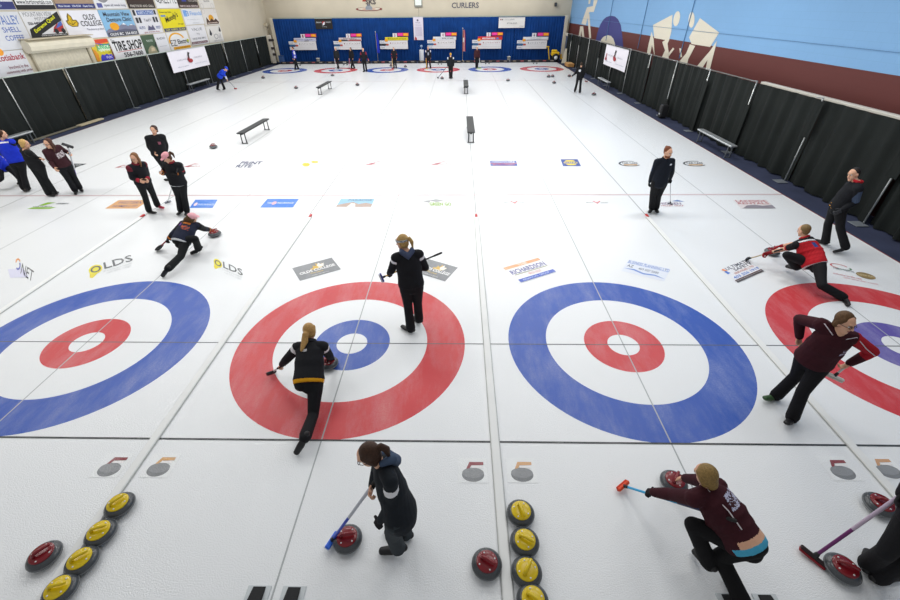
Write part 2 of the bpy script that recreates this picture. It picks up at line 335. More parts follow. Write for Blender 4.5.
# right wall: painted block, maroon below and sky blue above
def blockmat(name,h):
    m=bpy.data.materials.new(name); m.use_nodes=True; nt=m.node_tree; N=nt.nodes; L=nt.links; b=N['Principled BSDF']
    g=N.new('ShaderNodeNewGeometry'); sx=N.new('ShaderNodeSeparateXYZ'); L.new(g.outputs['Position'],sx.inputs[0])
    cb=N.new('ShaderNodeCombineXYZ'); L.new(sx.outputs['Y'],cb.inputs['X']); L.new(sx.outputs['Z'],cb.inputs['Y'])
    br=N.new('ShaderNodeTexBrick'); br.inputs['Scale'].default_value=1; br.inputs['Mortar Size'].default_value=.006; br.inputs['Brick Width'].default_value=.4; br.inputs['Row Height'].default_value=.2
    c=S(h); br.inputs['Color1'].default_value=c+(1,); br.inputs['Color2'].default_value=tuple(v*.98 for v in c)+(1,); br.inputs['Mortar'].default_value=tuple(v*.93 for v in c)+(1,)
    L.new(cb.outputs[0],br.inputs['Vector']); L.new(br.outputs['Color'],b.inputs['Base Color']); b.inputs['Roughness'].default_value=.7
    MATS[name]=m; return m
wr_=wall('wall_right',[(XWR,YB,2.98),(XWR,-8,2.98),(XWR,-8,HW),(XWR,YB,HW)],blockmat('wall_sky_blue','7aa8d4'))
ORG['wall_right']=(0,0,0)
lower=wall('wall_right_lower',[(XWR,YB,0),(XWR,-8,0),(XWR,-8,2.98),(XWR,YB,2.98)],blockmat('wall_maroon','5c2521')); ORG['wall_right_lower']=(0,0,0)
# mural figures on the right wall
figm=M('d9d3c2',.8); domem=M('3d3f7c',.8)
def mural(pts,m,zoom,name,dx=.0):
    x0,y0,s=zoom
    MB().poly([WX(x0+a*s,y0+b*s,XWR-.006-dx) for a,b in pts]).build(name,m,wr_)
ZA=(550,0,1/6.); ZB=(660,0,.26667)
mural([(275,238),(285,195),(300,150),(318,120),(338,102),(365,94),(390,99),(408,115),(425,150),(432,200),(440,285),(437,300),(275,260)],domem,ZA,'mural_ring')
mural([(300,256),(308,235),(322,220),(345,211),(365,215),(380,232),(390,262),(390,285),(300,270)],figm,ZA,'mural_ring_centre',.003)
mural([(618,150),(735,88),(728,190),(715,240),(705,262),(712,312),(712,356),(670,346),(690,302),(673,252),(692,240),(625,228)],figm,ZA,'mural_figure',.004)
mural([(610,190),(622,235),(628,338),(612,270),(600,330),(580,325),(592,262)],figm,ZA,'mural_leg',.004)
mural([(738,285),(746,294),(714,336),(706,326)],figm,ZA,'mural_leg',.004)
mural([(776,290),(786,290),(792,340),(783,345)],figm,ZA,'mural_leg',.004)
def mural_head(cx,cy,rx,ry,til,zoom):
    mural([(cx+rx*math.cos(a)*math.cos(til)-ry*math.sin(a)*math.sin(til),cy+rx*math.cos(a)*math.sin(til)+ry*math.sin(a)*math.cos(til)) for a in [2*math.pi*i/24 for i in range(24)]],figm,zoom,'mural_head',.004)
mural_head(760,112,19,46,.2,ZA); mural_head(849,119,18,48,.05,ZA)
mural([(150,68),(222,122),(188,176),(118,165),(109,140)],figm,ZB,'mural_figure',.004)
mural([(112,166),(132,172),(106,222),(101,242),(69,234),(98,200)],figm,ZB,'mural_leg',.004)
mural([(214,152),(186,264),(171,260),(178,225),(158,256),(137,250),(188,190)],figm,ZB,'mural_leg',.004)
mural([(232,0),(244,0),(240,24),(230,24)],figm,ZA,'mural_head',.004)
mural([(262,0),(286,0),(262,72),(236,72),(214,150),(188,142),(222,44),(258,36)],figm,ZA,'mural_figure',.004)
mural([(225,95),(236,80),(247,228),(235,228)],figm,ZA,'mural_leg',.004)
mural([(181,158),(199,158),(206,222),(192,220),(188,182),(184,218),(173,214)],figm,ZA,'mural_leg',.004)
# thin conduits and a cable on the right wall
dk=M('4f7ba6',.6)
for (x0,y0),(x1,y1) in(((375/6+550,0),(347/6+550,33)),((586/6+550,0),(530/6+550,48)),((870/6+550,0),(805/6+550,40))):
    a=WX(x0,y0,XWR-.03); b=WX(x1,y1,XWR-.03); zt=7.0
    p=(a[1]+b[1])/2
    o=MB().loft([(XWR-.03,p,2.3),(XWR-.03,p,zt)],[.018,.018],seg=8).build('trim_%d'%(len([q for q in bpy.data.objects if q.name.startswith('trim_')])+1),dk); struct(o)
o=MB().loft([(XWR-.03,42,3.42),(XWR-.03,20,3.42),(XWR-.03,0,3.44)],[.006]*3,seg=6).build('trim_4',dk); struct(o)
# white ledge along the near right wall, above the curtain
o=MB().box((16.26,4.3,2.25),(.16,12.6,.07),bevel=.01).build('trim_5',M('d9d6cc',.5)); struct(o)
# bulkhead posts each side of the far curtain
o=MB().box((-11.62,41.7,1.8),(.32,.3,3.6),bevel=.02).build('trim_6',M('cdc6b4',.7)); struct(o)
o=MB().box((16.14,41.7,1.8),(.32,.3,3.6),bevel=.02).build('trim_7',M('cdc6b4',.7)); struct(o)
o=MB().box((2.2,41.85,3.56),(27.6,.12,.09),bevel=.01).build('trim_8',M('a8b3a6',.7)); struct(o)
# doorway at the far right corner
d=MB().box((16.25,40.6,1.0),(.06,1.1,2.0),bevel=.01).build('door_1',M('5d6b86',.5)); struct(d)
o=MB().box((16.22,40.6,2.12),(.16,1.4,.24),bevel=.02).box((16.22,39.92,1.0),(.14,.14,2.1),bevel=.02).build('trim_9',M('d4d0c4',.6)); struct(o)
# ------------------------------------------------------------------ curtains
black=drapemat('drape_black','1c201f',.7); navy=drapemat('drape_navy','0b3a7a',.7)
def drape(name,lab,x0,y0,x1,y1,z0,z1,m,amp,waves,group,seed,n=None,cat='curtain'):
    rnd=random.Random(seed); L=math.hypot(x1-x0,y1-y0); n=n or max(24,int(waves*9)); nx,ny=-(y1-y0)/L,(x1-x0)/L
    ph=[rnd.uniform(0,6.28) for _ in range(4)]; fr=[waves*rnd.uniform(.8,1.15),waves*rnd.uniform(1.5,2.1),waves*.37,waves*2.9]
    mb=MB(); rows=7; vs=[];fs=[]
    for j in range(rows):
        v=j/(rows-1); k=.45+.55*(1-v)
        for i in range(n+1):
            u=i/n
            w=(math.sin(6.283*fr[0]*u+ph[0]+.5*(1-v))*.5+math.sin(6.283*fr[1]*u+ph[1])*.3+math.sin(6.283*fr[2]*u+ph[2]+v)*.3)*amp*k
            vs.append((x0+(x1-x0)*u+nx*w,y0+(y1-y0)*u+ny*w,z0+(z1-z0)*v+ (.012*math.sin(6.28*u*2+ph[3]) if j==0 else 0)))
    for j in range(rows-1):
        for i in range(n): a=j*(n+1)+i; fs.append((a,a+1,a+n+2,a+n+1))
    mb.add(vs,fs); o=mesh_obj(name,mb.mesh(name),m,None,True); tag(o,lab,cat,group); return o
PANEL={}
def lap(lab,x0,y0,x1,y1,z0,z1,m,amp,waves,group,seed,n,cat):
    o=drape('edge_lap',lab,x0,y0,x1,y1,z0,z1,m,amp,waves,None,seed,n)
    for q in('label','category'): del o[q]
    o.parent=PANEL[('L' if x0<0 else 'R',min(range(len(ry if x0>0 else ly)),key=lambda i:abs((ry if x0>0 else ly)[i]-(y0+y1)/2)))]
pole_m=M('c9cccb',.35,metal=.7); plate=M('7d848c',.5,metal=.3)
def pole(x,y,z0,z1,lab,grp,basex,vis0):
    t=thing('curtain_pole',lab,'pole',(x,y,0),grp)
    MB().loft([(x,y,z0),(x,y,z1)],[.019,.019],seg=10,roundcap=False).build('tube',pole_m,t,True)
    MB().box((basex,y,.012),(.3,.3,.012),bevel=.004).build('base_plate',plate,t)
    MB().loft([(x,y-.02,z1+.012),(x+(basex-x)*1.3,y+.06,z1+.02)],[.011,.011],seg=8).build('hook',pole_m,t,True)
    return t
# right side
ry=[-1.6,1.45,4.45,7.45,10.5,13.6,16.6,19.7,22.75,25.8,28.9,31.9,34.9,37.9,39.9]
XC=16.08
place=['ahead of the photo edge, nearest the viewer','beside the man standing at the carpet','right behind the man standing at the carpet','behind the near right bench','just past the near right bench','beyond the right bench','beside the dark case on the carpet','midway along the wall','just before the white banner','below the white banner','just past the white banner','beside the far right bench','near the far right corner','last one by the corner door']
for i in range(len(ry)-1):
    a,b=ry[i]+.002,ry[i+1]-.002
    PANEL[('R',i)]=drape('curtain','black curtain panel on the right wall, '+place[i],XC,a,XC,b,.03,2.24,black,.12,5.2 if i%2 else 4.4,'black curtain panels along the right wall',100+i)
vis={2:(.0,1.15),3:(.0,1.3),4:(1.6,2.3),5:(1.9,2.3),6:(.75,2.3),7:(1.7,2.3),8:(0,2.3),9:(0,2.3),10:(0,1.3),11:(0,2.3),12:(0,1.7),13:(0,1.8)}
for i,(v0,v1) in vis.items():
    y=ry[i]
    pole(XC-.1,y,.02,2.3,'silver curtain pole on the right wall, '+{2:'right behind the man standing at the carpet',3:'nearer end of the right bench',4:'far end of the right bench, top showing',5:'second beyond the right bench',6:'above the dark case on the carpet',7:'below the nearest mural figure',8:'below the far mural figure pair',9:'right edge of the white banner',10:'under the white banner',11:'left edge of the white banner',12:'second from the far corner',13:'nearest the far corner door'}[i],'silver poles in the right curtain',XC-.22,v0)
    # cloth lapped in front of the hidden length of the pole
    if v0>0.1: lap('black curtain edge lapped over the lower pole, right wall '+place[i],XC-.13,y-.14,XC-.13,y+.14,.03,v0,black,.01,1,None,300+i,12,'curtain')
    if v1<2.2: lap('black curtain edge lapped over the upper pole, right wall '+place[i],XC-.13,y-.14,XC-.13,y+.14,v1,2.24,black,.01,1,None,330+i,12,'curtain')
# left side
ly=[6.6,9.7,12.77,15.9,19.2,21.95,25.0,28.1,31.2,34.2,37.2,40.0]; XD=-11.78
lplace=['nearest the viewer','behind the people at the left edge','above the long pale plank','between the plank and the blue letter sign','below the tire sign','left of the white banner','behind the white banner','right of the white banner','behind the crouching player in blue','second from the far left corner','last one by the far left corner']
for i in range(len(ly)-1):
    PANEL[('L',i)]=drape('curtain','black curtain panel on the left wall, '+lplace[i],XD,ly[i+1]-.002,XD,ly[i]+.002,.03,2.25,black,.11,4.6,'black curtain panels along the left wall',200+i)
for i,(v0,ll) in {2:(0,'behind the blonde woman at the left edge'),3:(1.3,'showing only its upper half'),4:(0,'below the bright sign left of the tire sign'),5:(0,'below the tire sign right end'),6:(0,'under the left end of the white banner'),7:(0,'under the right end of the white banner'),9:(0,'past the crouching player in blue'),8:(1.0,'behind the crouching player, top showing'),10:(1.1,'nearest the far left corner')}.items():
    y=ly[i]; pole(XD+.1,y,.02,2.3,'silver curtain pole on the left wall, '+ll,'silver poles in the left curtain',XD+.22,v0)
    if v0: lap('black curtain edge lapped over the lower pole, left wall '+lplace[i],XD+.13,y+.14,XD+.13,y-.14,.03,v0,black,.01,1,None,360+i,12,'curtain')
o=MB().loft([(XD,6.4,2.27),(XD,40.0,2.27)],[.022,.022],seg=8).build('curtain_rail',M('b7c4bb',.5),None,True); tag(o,'pale rail along the top of the left black curtain','rail')
o=MB().loft([(XC,10.6,2.27),(XC,40.0,2.27)],[.018,.018],seg=8).build('curtain_rail',M('6d6f6c',.5),None,True); tag(o,'grey rail along the top of the right black curtain','rail')
# far curtain: one pleated drop per sheet bay
bx=[-11.45+i*(27.42/6) for i in range(7)]
for i in range(6):
    drape('curtain','royal blue pleated curtain on the far wall, behind '+['the far left scoreboard','the second scoreboard and black banner','the yellow headed scoreboard','the fourth scoreboard and tall white poster','the red headed scoreboard','the far right scoreboard'][i],bx[i],41.6,bx[i+1],41.6,.04,3.52,navy,.05,17,'royal blue curtains on the far wall',400+i,260)
# ------------------------------------------------------------------ sponsor boards on the left wall
def board(name,lab,cat,Y0,Z0,Y1,Z1,bg,items,group='sponsor boards on the left wall'):
    t=thing(name,lab,cat,(XWL+.02,(Y0+Y1)/2,Z0),group)
    MB().box((XWL+.018,(Y0+Y1)/2,(Z0+Z1)/2),(.03,Y1-Y0,Z1-Z0),bevel=.006).build('panel',M(bg,.45,var=.03,scale=2),t)
    F=Frame((XWL+.0335,Y0,Z0),(0,Y1-Y0,0),(0,0,Z1-Z0),.0016); printed(F,items,t,ORG[t.name]); return t
T='t';R='r';E='e';P='p'
board('sponsor_board','white sponsor board with red word and navy base band, top row at the left edge','sign',12.6,4.43,15.55,5.6,'d5d6dc',[(R,0,.02,1,.24,'2c3470'),(T,'RITE MEAT',.3,.36,.97,.62,'8d1f3c',.03),(T,'your meat shop',.4,.08,.8,.18,'9aa6c8')])
board('sponsor_board','black sponsor board with lime outline shape and web address strip, top row','sign',15.62,4.44,17.62,5.6,'16171b',[(P,[(.2,.95),(.34,.42),(.9,.52),(.9,.6),(.42,.52),(.32,.95)],'c9d62a'),(T,'FORTIN',.66,.4,.97,.56,'e8e8ea',.03),(R,.02,.14,.98,.32,'e9e9e9'),(T,'www.fortinrentals.com',.05,.16,.95,.3,'20232a')])
board('sponsor_board','brown weathered sponsor board with small dark lines and navy strip, top row','sign',17.7,4.44,20.14,5.6,'a38b74',[(T,'FAMILY RESTAURANT',.1,.55,.9,.68,'4d3c33'),(T,'DAILY LUNCH SPECIALS',.16,.32,.86,.44,'5b2f36'),(R,0,.02,1,.18,'2c3470'),(T,'Main Street   556 8100   Open Daily',.05,.05,.95,.14,'dfe3f0')])
board('sponsor_board','white sponsor board with a round grey granite stone picture, top row','sign',20.2,4.44,22.62,5.6,'e4e4e8',[(E,.28,.52,.2,.3,'8e8d92'),(E,.3,.58,.15,.2,'a9a8ac'),(T,'Service',.62,.6,.9,.74,'33353c',.02),(T,'Team',.66,.4,.9,.55,'33353c',.02),(R,.05,.04,.2,.2,'545a9a'),(T,'open all week long',.25,.06,.95,.18,'6f7384')])
board('sponsor_board','dark brown sponsor board with red script and pale strip, top row','sign',22.75,4.44,25.2,5.6,'33241f',[(T,'REDWOOD',.3,.5,.75,.68,'b0282c',.03),(R,.02,.03,.98,.17,'201a18'),(T,'FINE FOOD AND GRILL',.06,.05,.94,.15,'c9c2b8')])
board('sponsor_board','white newspaper sponsor board with outlined serif lettering, top row','sign',25.35,4.44,27.72,5.6,'e6e6e6',[(T,'GAZETTE',.12,.2,.96,.62,'5a5c60',.0),(E,.12,.5,.08,.24,'4a4c50',.8,60,320)])
board('sponsor_board','dark sponsor board with blue and red blocks, top row','sign',27.8,4.44,30.3,5.6,'2f2623',[(R,.2,.3,.42,.8,'3142a0'),(R,.42,.42,.55,.8,'7a2a24'),(T,'TRUCK CENTRE',.5,.3,.98,.46,'c8bfb8'),(R,.0,.02,1,.16,'4a2c2e'),(T,'PARTS AND SERVICE',.05,.04,.95,.13,'e2d8d4')])
board('sponsor_board','pale sponsor board with faint grey lettering, last in the top row','sign',30.5,4.42,32.65,5.6,'e2dfd9',[(T,'M E M E',.2,.5,.8,.62,'6c6c6c'),(T,'GLASS',.3,.3,.7,.4,'8a8a8a'),(E,.12,.1,.1,.14,'c9c5c0',.8),(E,.8,.1,.1,.14,'c9c5c0',.8)])
board('sponsor_board','large pale sponsor board with arched blue lettering and orange fruit, left edge','sign',12.6,3.1,15.55,4.38,'d3d5da',[(T,'AUTUMN VALLEY',.15,.66,.95,.9,'5c78b8'),(T,'SHELL',.62,.46,.9,.6,'4a66b0',.01),(T,'COFFEE',.6,.24,.9,.38,'4a66b0',.01),(E,.86,.08,.06,.08,'e89a2a'),(E,.93,.09,.05,.08,'e08a22'),(E,.4,-.02,.06,.1,'e89a2a')])
board('sponsor_board','pale bank sponsor board with dark red lettering, left of the roller shutter','sign',12.6,2.22,14.85,3.08,'d6d7dc',[(T,'Scotiabank',.36,.62,.98,.88,'a02a3a',.02),(T,'Involved in the',.55,.28,.95,.42,'7a3a48'),(T,'community with pride',.45,.08,1.0,.22,'7a3a48')])
board('sponsor_board','sponsor board with slanting yellow on black title and red machine, above the roller shutter','sign',15.6,3.45,17.62,4.38,'dcdcde',[(T,'MOUNTAIN VIEW',.06,.8,.8,.97,'6e7076',.0),(T,'MOTORS',.3,.64,.65,.77,'6e7076',.0),(T,'556-4407',.08,.48,.4,.6,'2d2d33',.03),(P,[(.0,.0),(.05,.32),(.98,.98),(1.0,.62),(.3,.12),(.25,0)],'17171a'),(R,.2,.0,1,.1,'1c1c20'),(T,'www.extremequad.com',.26,.015,.97,.085,'d8d8d8'),(P,[(.62,.16),(.95,.16),(.98,.5),(.82,.5),(.7,.36)],'a83232'),(P,[(.74,.3),(.95,.42),(.98,.6),(.85,.5)],'3f62b4'),(E,.72,.2,.06,.1,'222226'),(E,.92,.2,.06,.1,'222226')])
_t=bpy.data.objects[[o.name for o in bpy.data.objects if o.name.startswith('sponsor_board')][-1]]
_F=Frame((XWL+.056,15.86,3.52),(1e-6,1.5,.56),(0,-.09,.2),.0016); printed(_F,[(T,'Extreme Quad',.05,.15,.97,.9,'d6d620',.03)],_t,ORG[_t.name])
board('sponsor_board','white college sponsor board with yellow leaf and black serif capitals','sign',17.7,3.25,20.18,4.39,'e3e3ea',[(P,[(.16,.44),(.08,.52),(.06,.66),(.11,.68),(.13,.8),(.18,.92),(.24,.8),(.25,.68),(.33,.68),(.36,.56),(.31,.44)],'6e5c12'),(P,[(.17,.47),(.1,.54),(.09,.63),(.14,.65),(.16,.78),(.19,.86),(.22,.76),(.22,.64),(.3,.65),(.33,.56),(.29,.47)],'d2ae14'),(P,[(.19,.5),(.2,.5),(.2,.72),(.19,.72)],'6e5c12'),(P,[(.2,.5),(.3,.6),(.29,.61),(.195,.53)],'6e5c12'),(P,[(.19,.5),(.11,.58),(.12,.6),(.195,.53)],'6e5c12'),(T,'OLDS',.53,.66,.86,.86,'141416',.008),(T,'COLLEGE',.4,.44,.97,.63,'141416',.008),(T,'The place to go places',.5,.26,.98,.36,'8a8c98')])
board('sponsor_board','sky blue clinic sponsor board with orange sun over grey mountains','sign',20.22,3.23,22.72,4.39,'86b8dc',[(P,[(.0,.0),(1,0),(1,.36),(.86,.44),(.74,.36),(.62,.5),(.48,.4),(.3,.34),(.1,.3),(0,.22)],'7c7f95'),(P,[(.56,.44),(.62,.5),(.68,.42)],'eef0f4'),(P,[(.8,.4),(.86,.44),(.91,.39)],'eef0f4'),(E,.3,.38,.14,.15,'e8a21c'),(P,[(.0,.0),(1,0),(1,.2),(.6,.27),(.3,.22),(0,.14)],'5c5f74'),(T,'Mountain View',.1,.76,.92,.92,'40434e',.01),(T,'Denture Clinic',.14,.56,.92,.72,'40434e',.01),(R,.04,.02,.98,.16,'42434f'),(T,'OLDS BC  556 8333',.07,.04,.95,.14,'eef0f4',.02)])
board('sponsor_board','white sponsor board with blue title bar and small black blocks','sign',22.8,3.22,25.1,4.39,'dfdfe4',[(R,.18,.78,.86,.96,'3a62a8'),(T,'ALBERTA CUTTING',.22,.81,.83,.93,'dfe6f4',.01),(R,.03,.76,.12,.98,'2a2a2e'),(R,.88,.78,.96,.97,'2a2a2e'),(R,.05,.46,.14,.68,'33343a'),(R,.17,.46,.25,.68,'33343a'),(R,.74,.46,.82,.68,'33343a'),(R,.86,.46,.94,.68,'33343a'),(T,'T and V',.36,.5,.64,.62,'80828a'),(P,[(.38,.14),(.7,.14),(.64,.36),(.56,.26),(.46,.34)],'5a5a78'),(T,'AUTO',.06,.2,.3,.32,'5a6aa0'),(T,'BODY',.76,.18,.96,.3,'5a6aa0'),(T,'glass and trim shop',.2,.02,.84,.1,'a0585a')])
board('sponsor_board','bright yellow sponsor board with slanted dark script','sign',25.3,3.24,27.78,4.39,'e2d41a',[(T,'Pharmacy Gifts',.04,.8,.55,.9,'4a4a20'),(R,.04,.66,.25,.74,'5f86b8'),(T,'Drugs',.7,.26,.95,.34,'5a5620'),(R,.0,.0,1,.14,'34386e'),(T,'OLDS  ALBERTA  556 3600',.05,.03,.95,.11,'d8d860')])
_t=[o for o in bpy.data.objects if o.name.startswith('sponsor_board') and o.parent is None][-1]
_t=sorted([o for o in bpy.data.objects if o.name.startswith('sponsor_board')],key=lambda o:o.name)[-1]
_F=Frame((XWL+.05,25.8,3.55),(1e-6,1.5,.3),(0,-.05,.42),.0016); printed(_F,[(T,"Moody's",0,.1,1,1,'34342a',.01)],_t,ORG[_t.name])
board('sponsor_board','white finance sponsor board with pale blue lettering, middle row','sign',27.95,3.5,30.42,4.39,'e4e6ea',[(R,.03,.52,.2,.92,'8ab2e6'),(T,'ATB',.04,.56,.3,.88,'6f9fe0',.03),(T,'Financial',.36,.58,.98,.84,'8ab2e6',.02),(T,'working for you',.1,.28,.8,.36,'c4c8ce'),(T,'Olds Branch',.35,.06,.7,.14,'c4c8ce')])
board('sponsor_board','white sponsor board with thin grey words and a dark red base band','sign',27.95,2.32,30.28,3.46,'e2e2e6',[(T,'VALUE',.2,.72,.8,.86,'84868e'),(T,'TO',.42,.5,.58,.6,'84868e'),(T,'LARGE AND SMALL',.1,.28,.9,.38,'84868e'),(R,.0,.06,.92,.18,'6a4650'),(T,'SEED CLEANING PLANT',.04,.08,.88,.16,'cfc0c4')])
board('sponsor_board','sponsor board with a brown hill emblem under an orange sun','sign',30.5,3.38,32.65,4.38,'e0dcd6',[(E,.5,.42,.17,.22,'e0a224'),(P,[(.1,.06),(.95,.06),(.98,.2),(.8,.4),(.66,.28),(.5,.42),(.34,.24),(.18,.5)],'4a352c'),(R,.14,.1,.9,.18,'8a7466'),(T,'MOUNTAIN VIEW',.18,.11,.86,.165,'efe6dc'),(E,.1,.85,.1,.13,'cbc6c0',.82),(E,.9,.85,.1,.13,'cbc6c0',.82)])
board('sponsor_board','white sponsor board with two black drops and grey script, last at the bottom right','sign',30.4,2.3,32.62,3.34,'e0ded9',[(P,[(.12,.5),(.22,.42),(.3,.55),(.22,.86)],'34353a'),(P,[(.8,.66),(.9,.58),(.96,.7),(.9,.95)],'34353a'),(T,'Oil',.38,.2,.85,.52,'9a9ca2',.0),(T,'SERVICES',.3,.06,.9,.16,'b4b6ba')])
board('sponsor_board','rainbow coloured sponsor board with green and blue lettering, right of the roller shutter','sign',18.72,2.26,20.03,3.18,'e0c83a',[(P,[(0,.85),(1,.7),(1,1),(0,1)],'d84a2a'),(P,[(0,.72),(.6,.68),(1,.78),(1,.84),(.5,.8),(0,.95)],'e89a34'),(P,[(.15,.86),(.6,.7),(1,.66),(1,.74),(.6,.78)],'4a3ab0'),(R,.3,.42,.98,.7,'d8e8d0'),(T,'JUNGLE',.22,.46,.98,.78,'28b46a',.03),(T,'FARM',.3,.3,.95,.48,'d8d030',.03),(P,[(.22,.0),(.9,.0),(.95,.12),(.88,.27),(.74,.24),(.62,.31),(.5,.25),(.36,.3),(.26,.18)],'4440c0'),(P,[(.0,.0),(.12,.0),(.2,.3),(.12,.5),(.0,.6)],'e0902a'),(T,'FUN',.55,.06,.86,.19,'d8d4f4',.02),(P,[(.93,0),(1,0),(1,.7),(.96,.7)],'6a2424')])
board('sponsor_board','white tire sponsor board with tall black slanted capitals','sign',20.1,2.24,22.74,3.17,'e2e2e4',[(T,'The',.04,.82,.16,.95,'2a2a2c',.01),(T,'TIRE SHOP',.06,.36,.98,.84,'131315',.03),(P,[(.12,.3),(.92,.34),(.92,.37),(.12,.33)],'c06a6a'),(T,'556-7600',.28,.02,.9,.26,'2a2a2e',.03)])
board('sponsor_board','dark green sponsor board with a pale outdoor picture','sign',22.78,2.25,24.0,3.17,'49604a',[(T,'TRAILS END',.3,.62,.8,.74,'cdd6cc'),(P,[(.15,0),(.9,0),(.8,.3),(.6,.42),(.4,.36),(.2,.2)],'a6a084'),(P,[(.4,.1),(.75,.12),(.7,.3),(.5,.3)],'d8c8a8'),(P,[(.8,.3),(1,.4),(1,.62),(.86,.5)],'2c3a30')])
board('sponsor_board','plain white sponsor board with one small grey line, beside the green board','sign',24.05,2.22,25.25,3.18,'e2e3e8',[(T,'RADIO',.15,.68,.85,.8,'70727c',.02),(R,.15,.3,.8,.34,'c6c8d0')])
board('sponsor_board','white electric sponsor board with a yellow arc and orange base band','sign',25.35,2.24,27.72,3.19,'e4e4e6',[(E,.4,.46,.4,.5,'e8ac1e',.82,20,190),(R,.12,.0,.98,.16,'e8a81e'),(T,'SALES AND SERVICE',.2,.03,.9,.12,'a8741a'),(T,'EZ',.06,.22,.34,.56,'3a3c44',.0),(T,'Electric',.4,.3,.94,.56,'2b2d33',.02),(E,.92,.44,.05,.09,'b8c81e')])
# roller shutter between the boards
t=thing('roller_shutter','cream roller shutter with a bulky hood in the left wall','shutter',(XWL+.05,16.7,2.2))
crm=M('d8d1bd',.6,var=.05,scale=3); crd=M('b3aa94',.6)
MB().loft([(XWL+.2,14.9,3.16),(XWL+.2,18.62,3.14)],[(.2,.25)]*2,lat=(1,0,0),seg=10,roundcap=False).build('hood',crm,t)
MB().box((XWL+.24,16.75,3.42),(.46,3.75,.04),bevel=.01).build('hood_lid',M('c2b79f',.6),t)
MB().box((XWL+.03,16.75,2.55),(.04,3.1,.86)).build('slat_curtain',mat('shutter_slats',S('cfc8b4'),.7,var=.12,scale=9),t)
for y in(15.12,18.38): MB().box((XWL+.05,y,2.55),(.09,.09,.9),bevel=.01).build('guide_rail',crd,t)
# ------------------------------------------------------------------ banners hung on the curtains
def banner(O,U,V,lab,bg,items,name='banner',rows=8,amp=.02,grp=None):
    O,U,V=map(lambda q:np.array(q,float),(O,U,V)); n=np.cross(U,V); n/=np.linalg.norm(n)
    t=thing(name,lab,'banner',tuple(O+U*.5),grp); vs=[];fs=[]; nx=16
    for j in range(rows+1):
        for i in range(nx+1):
            u,v=i/nx,j/rows; vs.append(O+U*u+V*v+n*(amp*math.sin(u*7+v*2)*(1-v)-amp))
    for j in range(rows):
        for i in range(nx): a=j*(nx+1)+i; fs.append((a,a+1,a+nx+2,a+nx+1))
    MB().add(vs,fs).build('sheet',M(bg,.6,var=.02,scale=2),t,True)
    printed(Frame(O+n*.004,U,V,.002),items,t,ORG[t.name])
    MB().loft([O+V+n*.0,O+V+U],[.012,.012],seg=6).build('top_hem',M('c9c9cc',.6),t,True); return t
LOGO=[(E,.5,.42,.06,.1,'a02a30'),(P,[(.455,.5),(.49,.52),(.5,.72),(.53,.8),(.49,.86),(.465,.74),(.46,.6)],'2d2a2c'),(P,[(.44,.4),(.48,.5),(.46,.62),(.42,.5)],'8a2a30'),(T,'CURLING',.16,.5,.4,.57,'a9a9b4'),(T,'CANADA',.6,.5,.84,.57,'a9a9b4'),(T,'official supplier',.12,.18,.42,.24,'9aa0b0'),(T,'season of champions',.58,.2,.94,.26,'9aa0b0')]
p0,p1=WX(603.3,63.3,15.9),WX(623,72.5,15.9); pt=WX(606.7,45,15.9); pt1=WX(631,49.7,15.9)
ya,yb=(p0[1]+pt[1])/2,(p1[1]+pt1[1])/2; za,zb=(p0[2]+p1[2])/2,(pt[2]+pt1[2])/2
banner((15.88,ya,za),(0,yb-ya,0),(0,0,zb-za),'white cloth banner with red stone emblem on the right black curtain','e9e6ee',LOGO+[(E,.1,.3,.05,.07,'a03a44'),(P,[(.08,.36),(.12,.36),(.13,.6),(.09,.55)],'b05a60')])
p0,p1=WX(174.6,73,-11.6),WX(209,64.9,-11.6); pt=WX(165.6,52.4,-11.6); pt1=WX(205.2,45.9,-11.6)
ya,yb=(p0[1]+pt[1])/2,(p1[1]+pt1[1])/2; za,zb=(p0[2]+p1[2])/2,(pt[2]+pt1[2])/2
banner((-11.58,ya,za),(0,yb-ya,0),(0,0,zb-za),'white cloth banner with red stone emblem on the left black curtain','e9e6ee',LOGO)
def back(x0,y0,x1,y1,Y): a,b=WY(x0,y0,Y),WY(x1,y1,Y); return a[0],b[0],b[2],a[2]     # x0,x1,z0,z1
x0,x1,z0,z1=back(314.3,18.6,333,29,41.45)
banner((x0,41.45,z0),(x1-x0,0,0),(0,0,z1-z0),'black banner with white words and red white emblem, upper far curtain','232120',[(E,.5,.6,.09,.14,'b23a3e'),(P,[(.42,.35),(.55,.42),(.58,.7),(.47,.6)],'dfe3ea'),(T,'SEASON',.08,.58,.38,.7,'cfd2d6'),(T,'TICKET',.62,.58,.92,.7,'cfd2d6'),(T,'curling',.38,.16,.66,.28,'9aa0a8')])
x0,x1,z0,z1=back(413,17,423.7,40,41.4)
banner((x0,41.4,z0),(x1-x0,0,0),(0,0,z1-z0),'tall white poster with small grey print, above the white stand','dcd6e2',[(E,.45,.86,.09,.04,'5a5468'),(T,'RULES',.25,.74,.7,.78,'8a8496'),(T,'OF THE CLUB',.2,.64,.8,.67,'8a8496')]+[(R,.16,.2+.05*i,.86,.215+.05*i,'b9afc4') for i in range(8)]+[(P,[(.06,.02),(.3,.0),(.28,.1),(.12,.16)],'a8343c')])
x0,x1,z0,z1=back(499,17.4,524.4,27.8,41.4)
banner((x0,41.4,z0),(x1-x0,0,0),(0,0,z1-z0),'wide white banner with small dark lettering, upper right of the far curtain','dedcd8',[(R,.05,.74,.1,.84,'8a3038'),(R,.12,.74,.16,.84,'33343a'),(T,'CITY LAND',.22,.74,.6,.86,'a8a8aa'),(T,'SUTTON GROUP',.32,.4,.7,.5,'55565c',.02),(T,'real estate',.8,.14,.96,.22,'8a8a8e')])
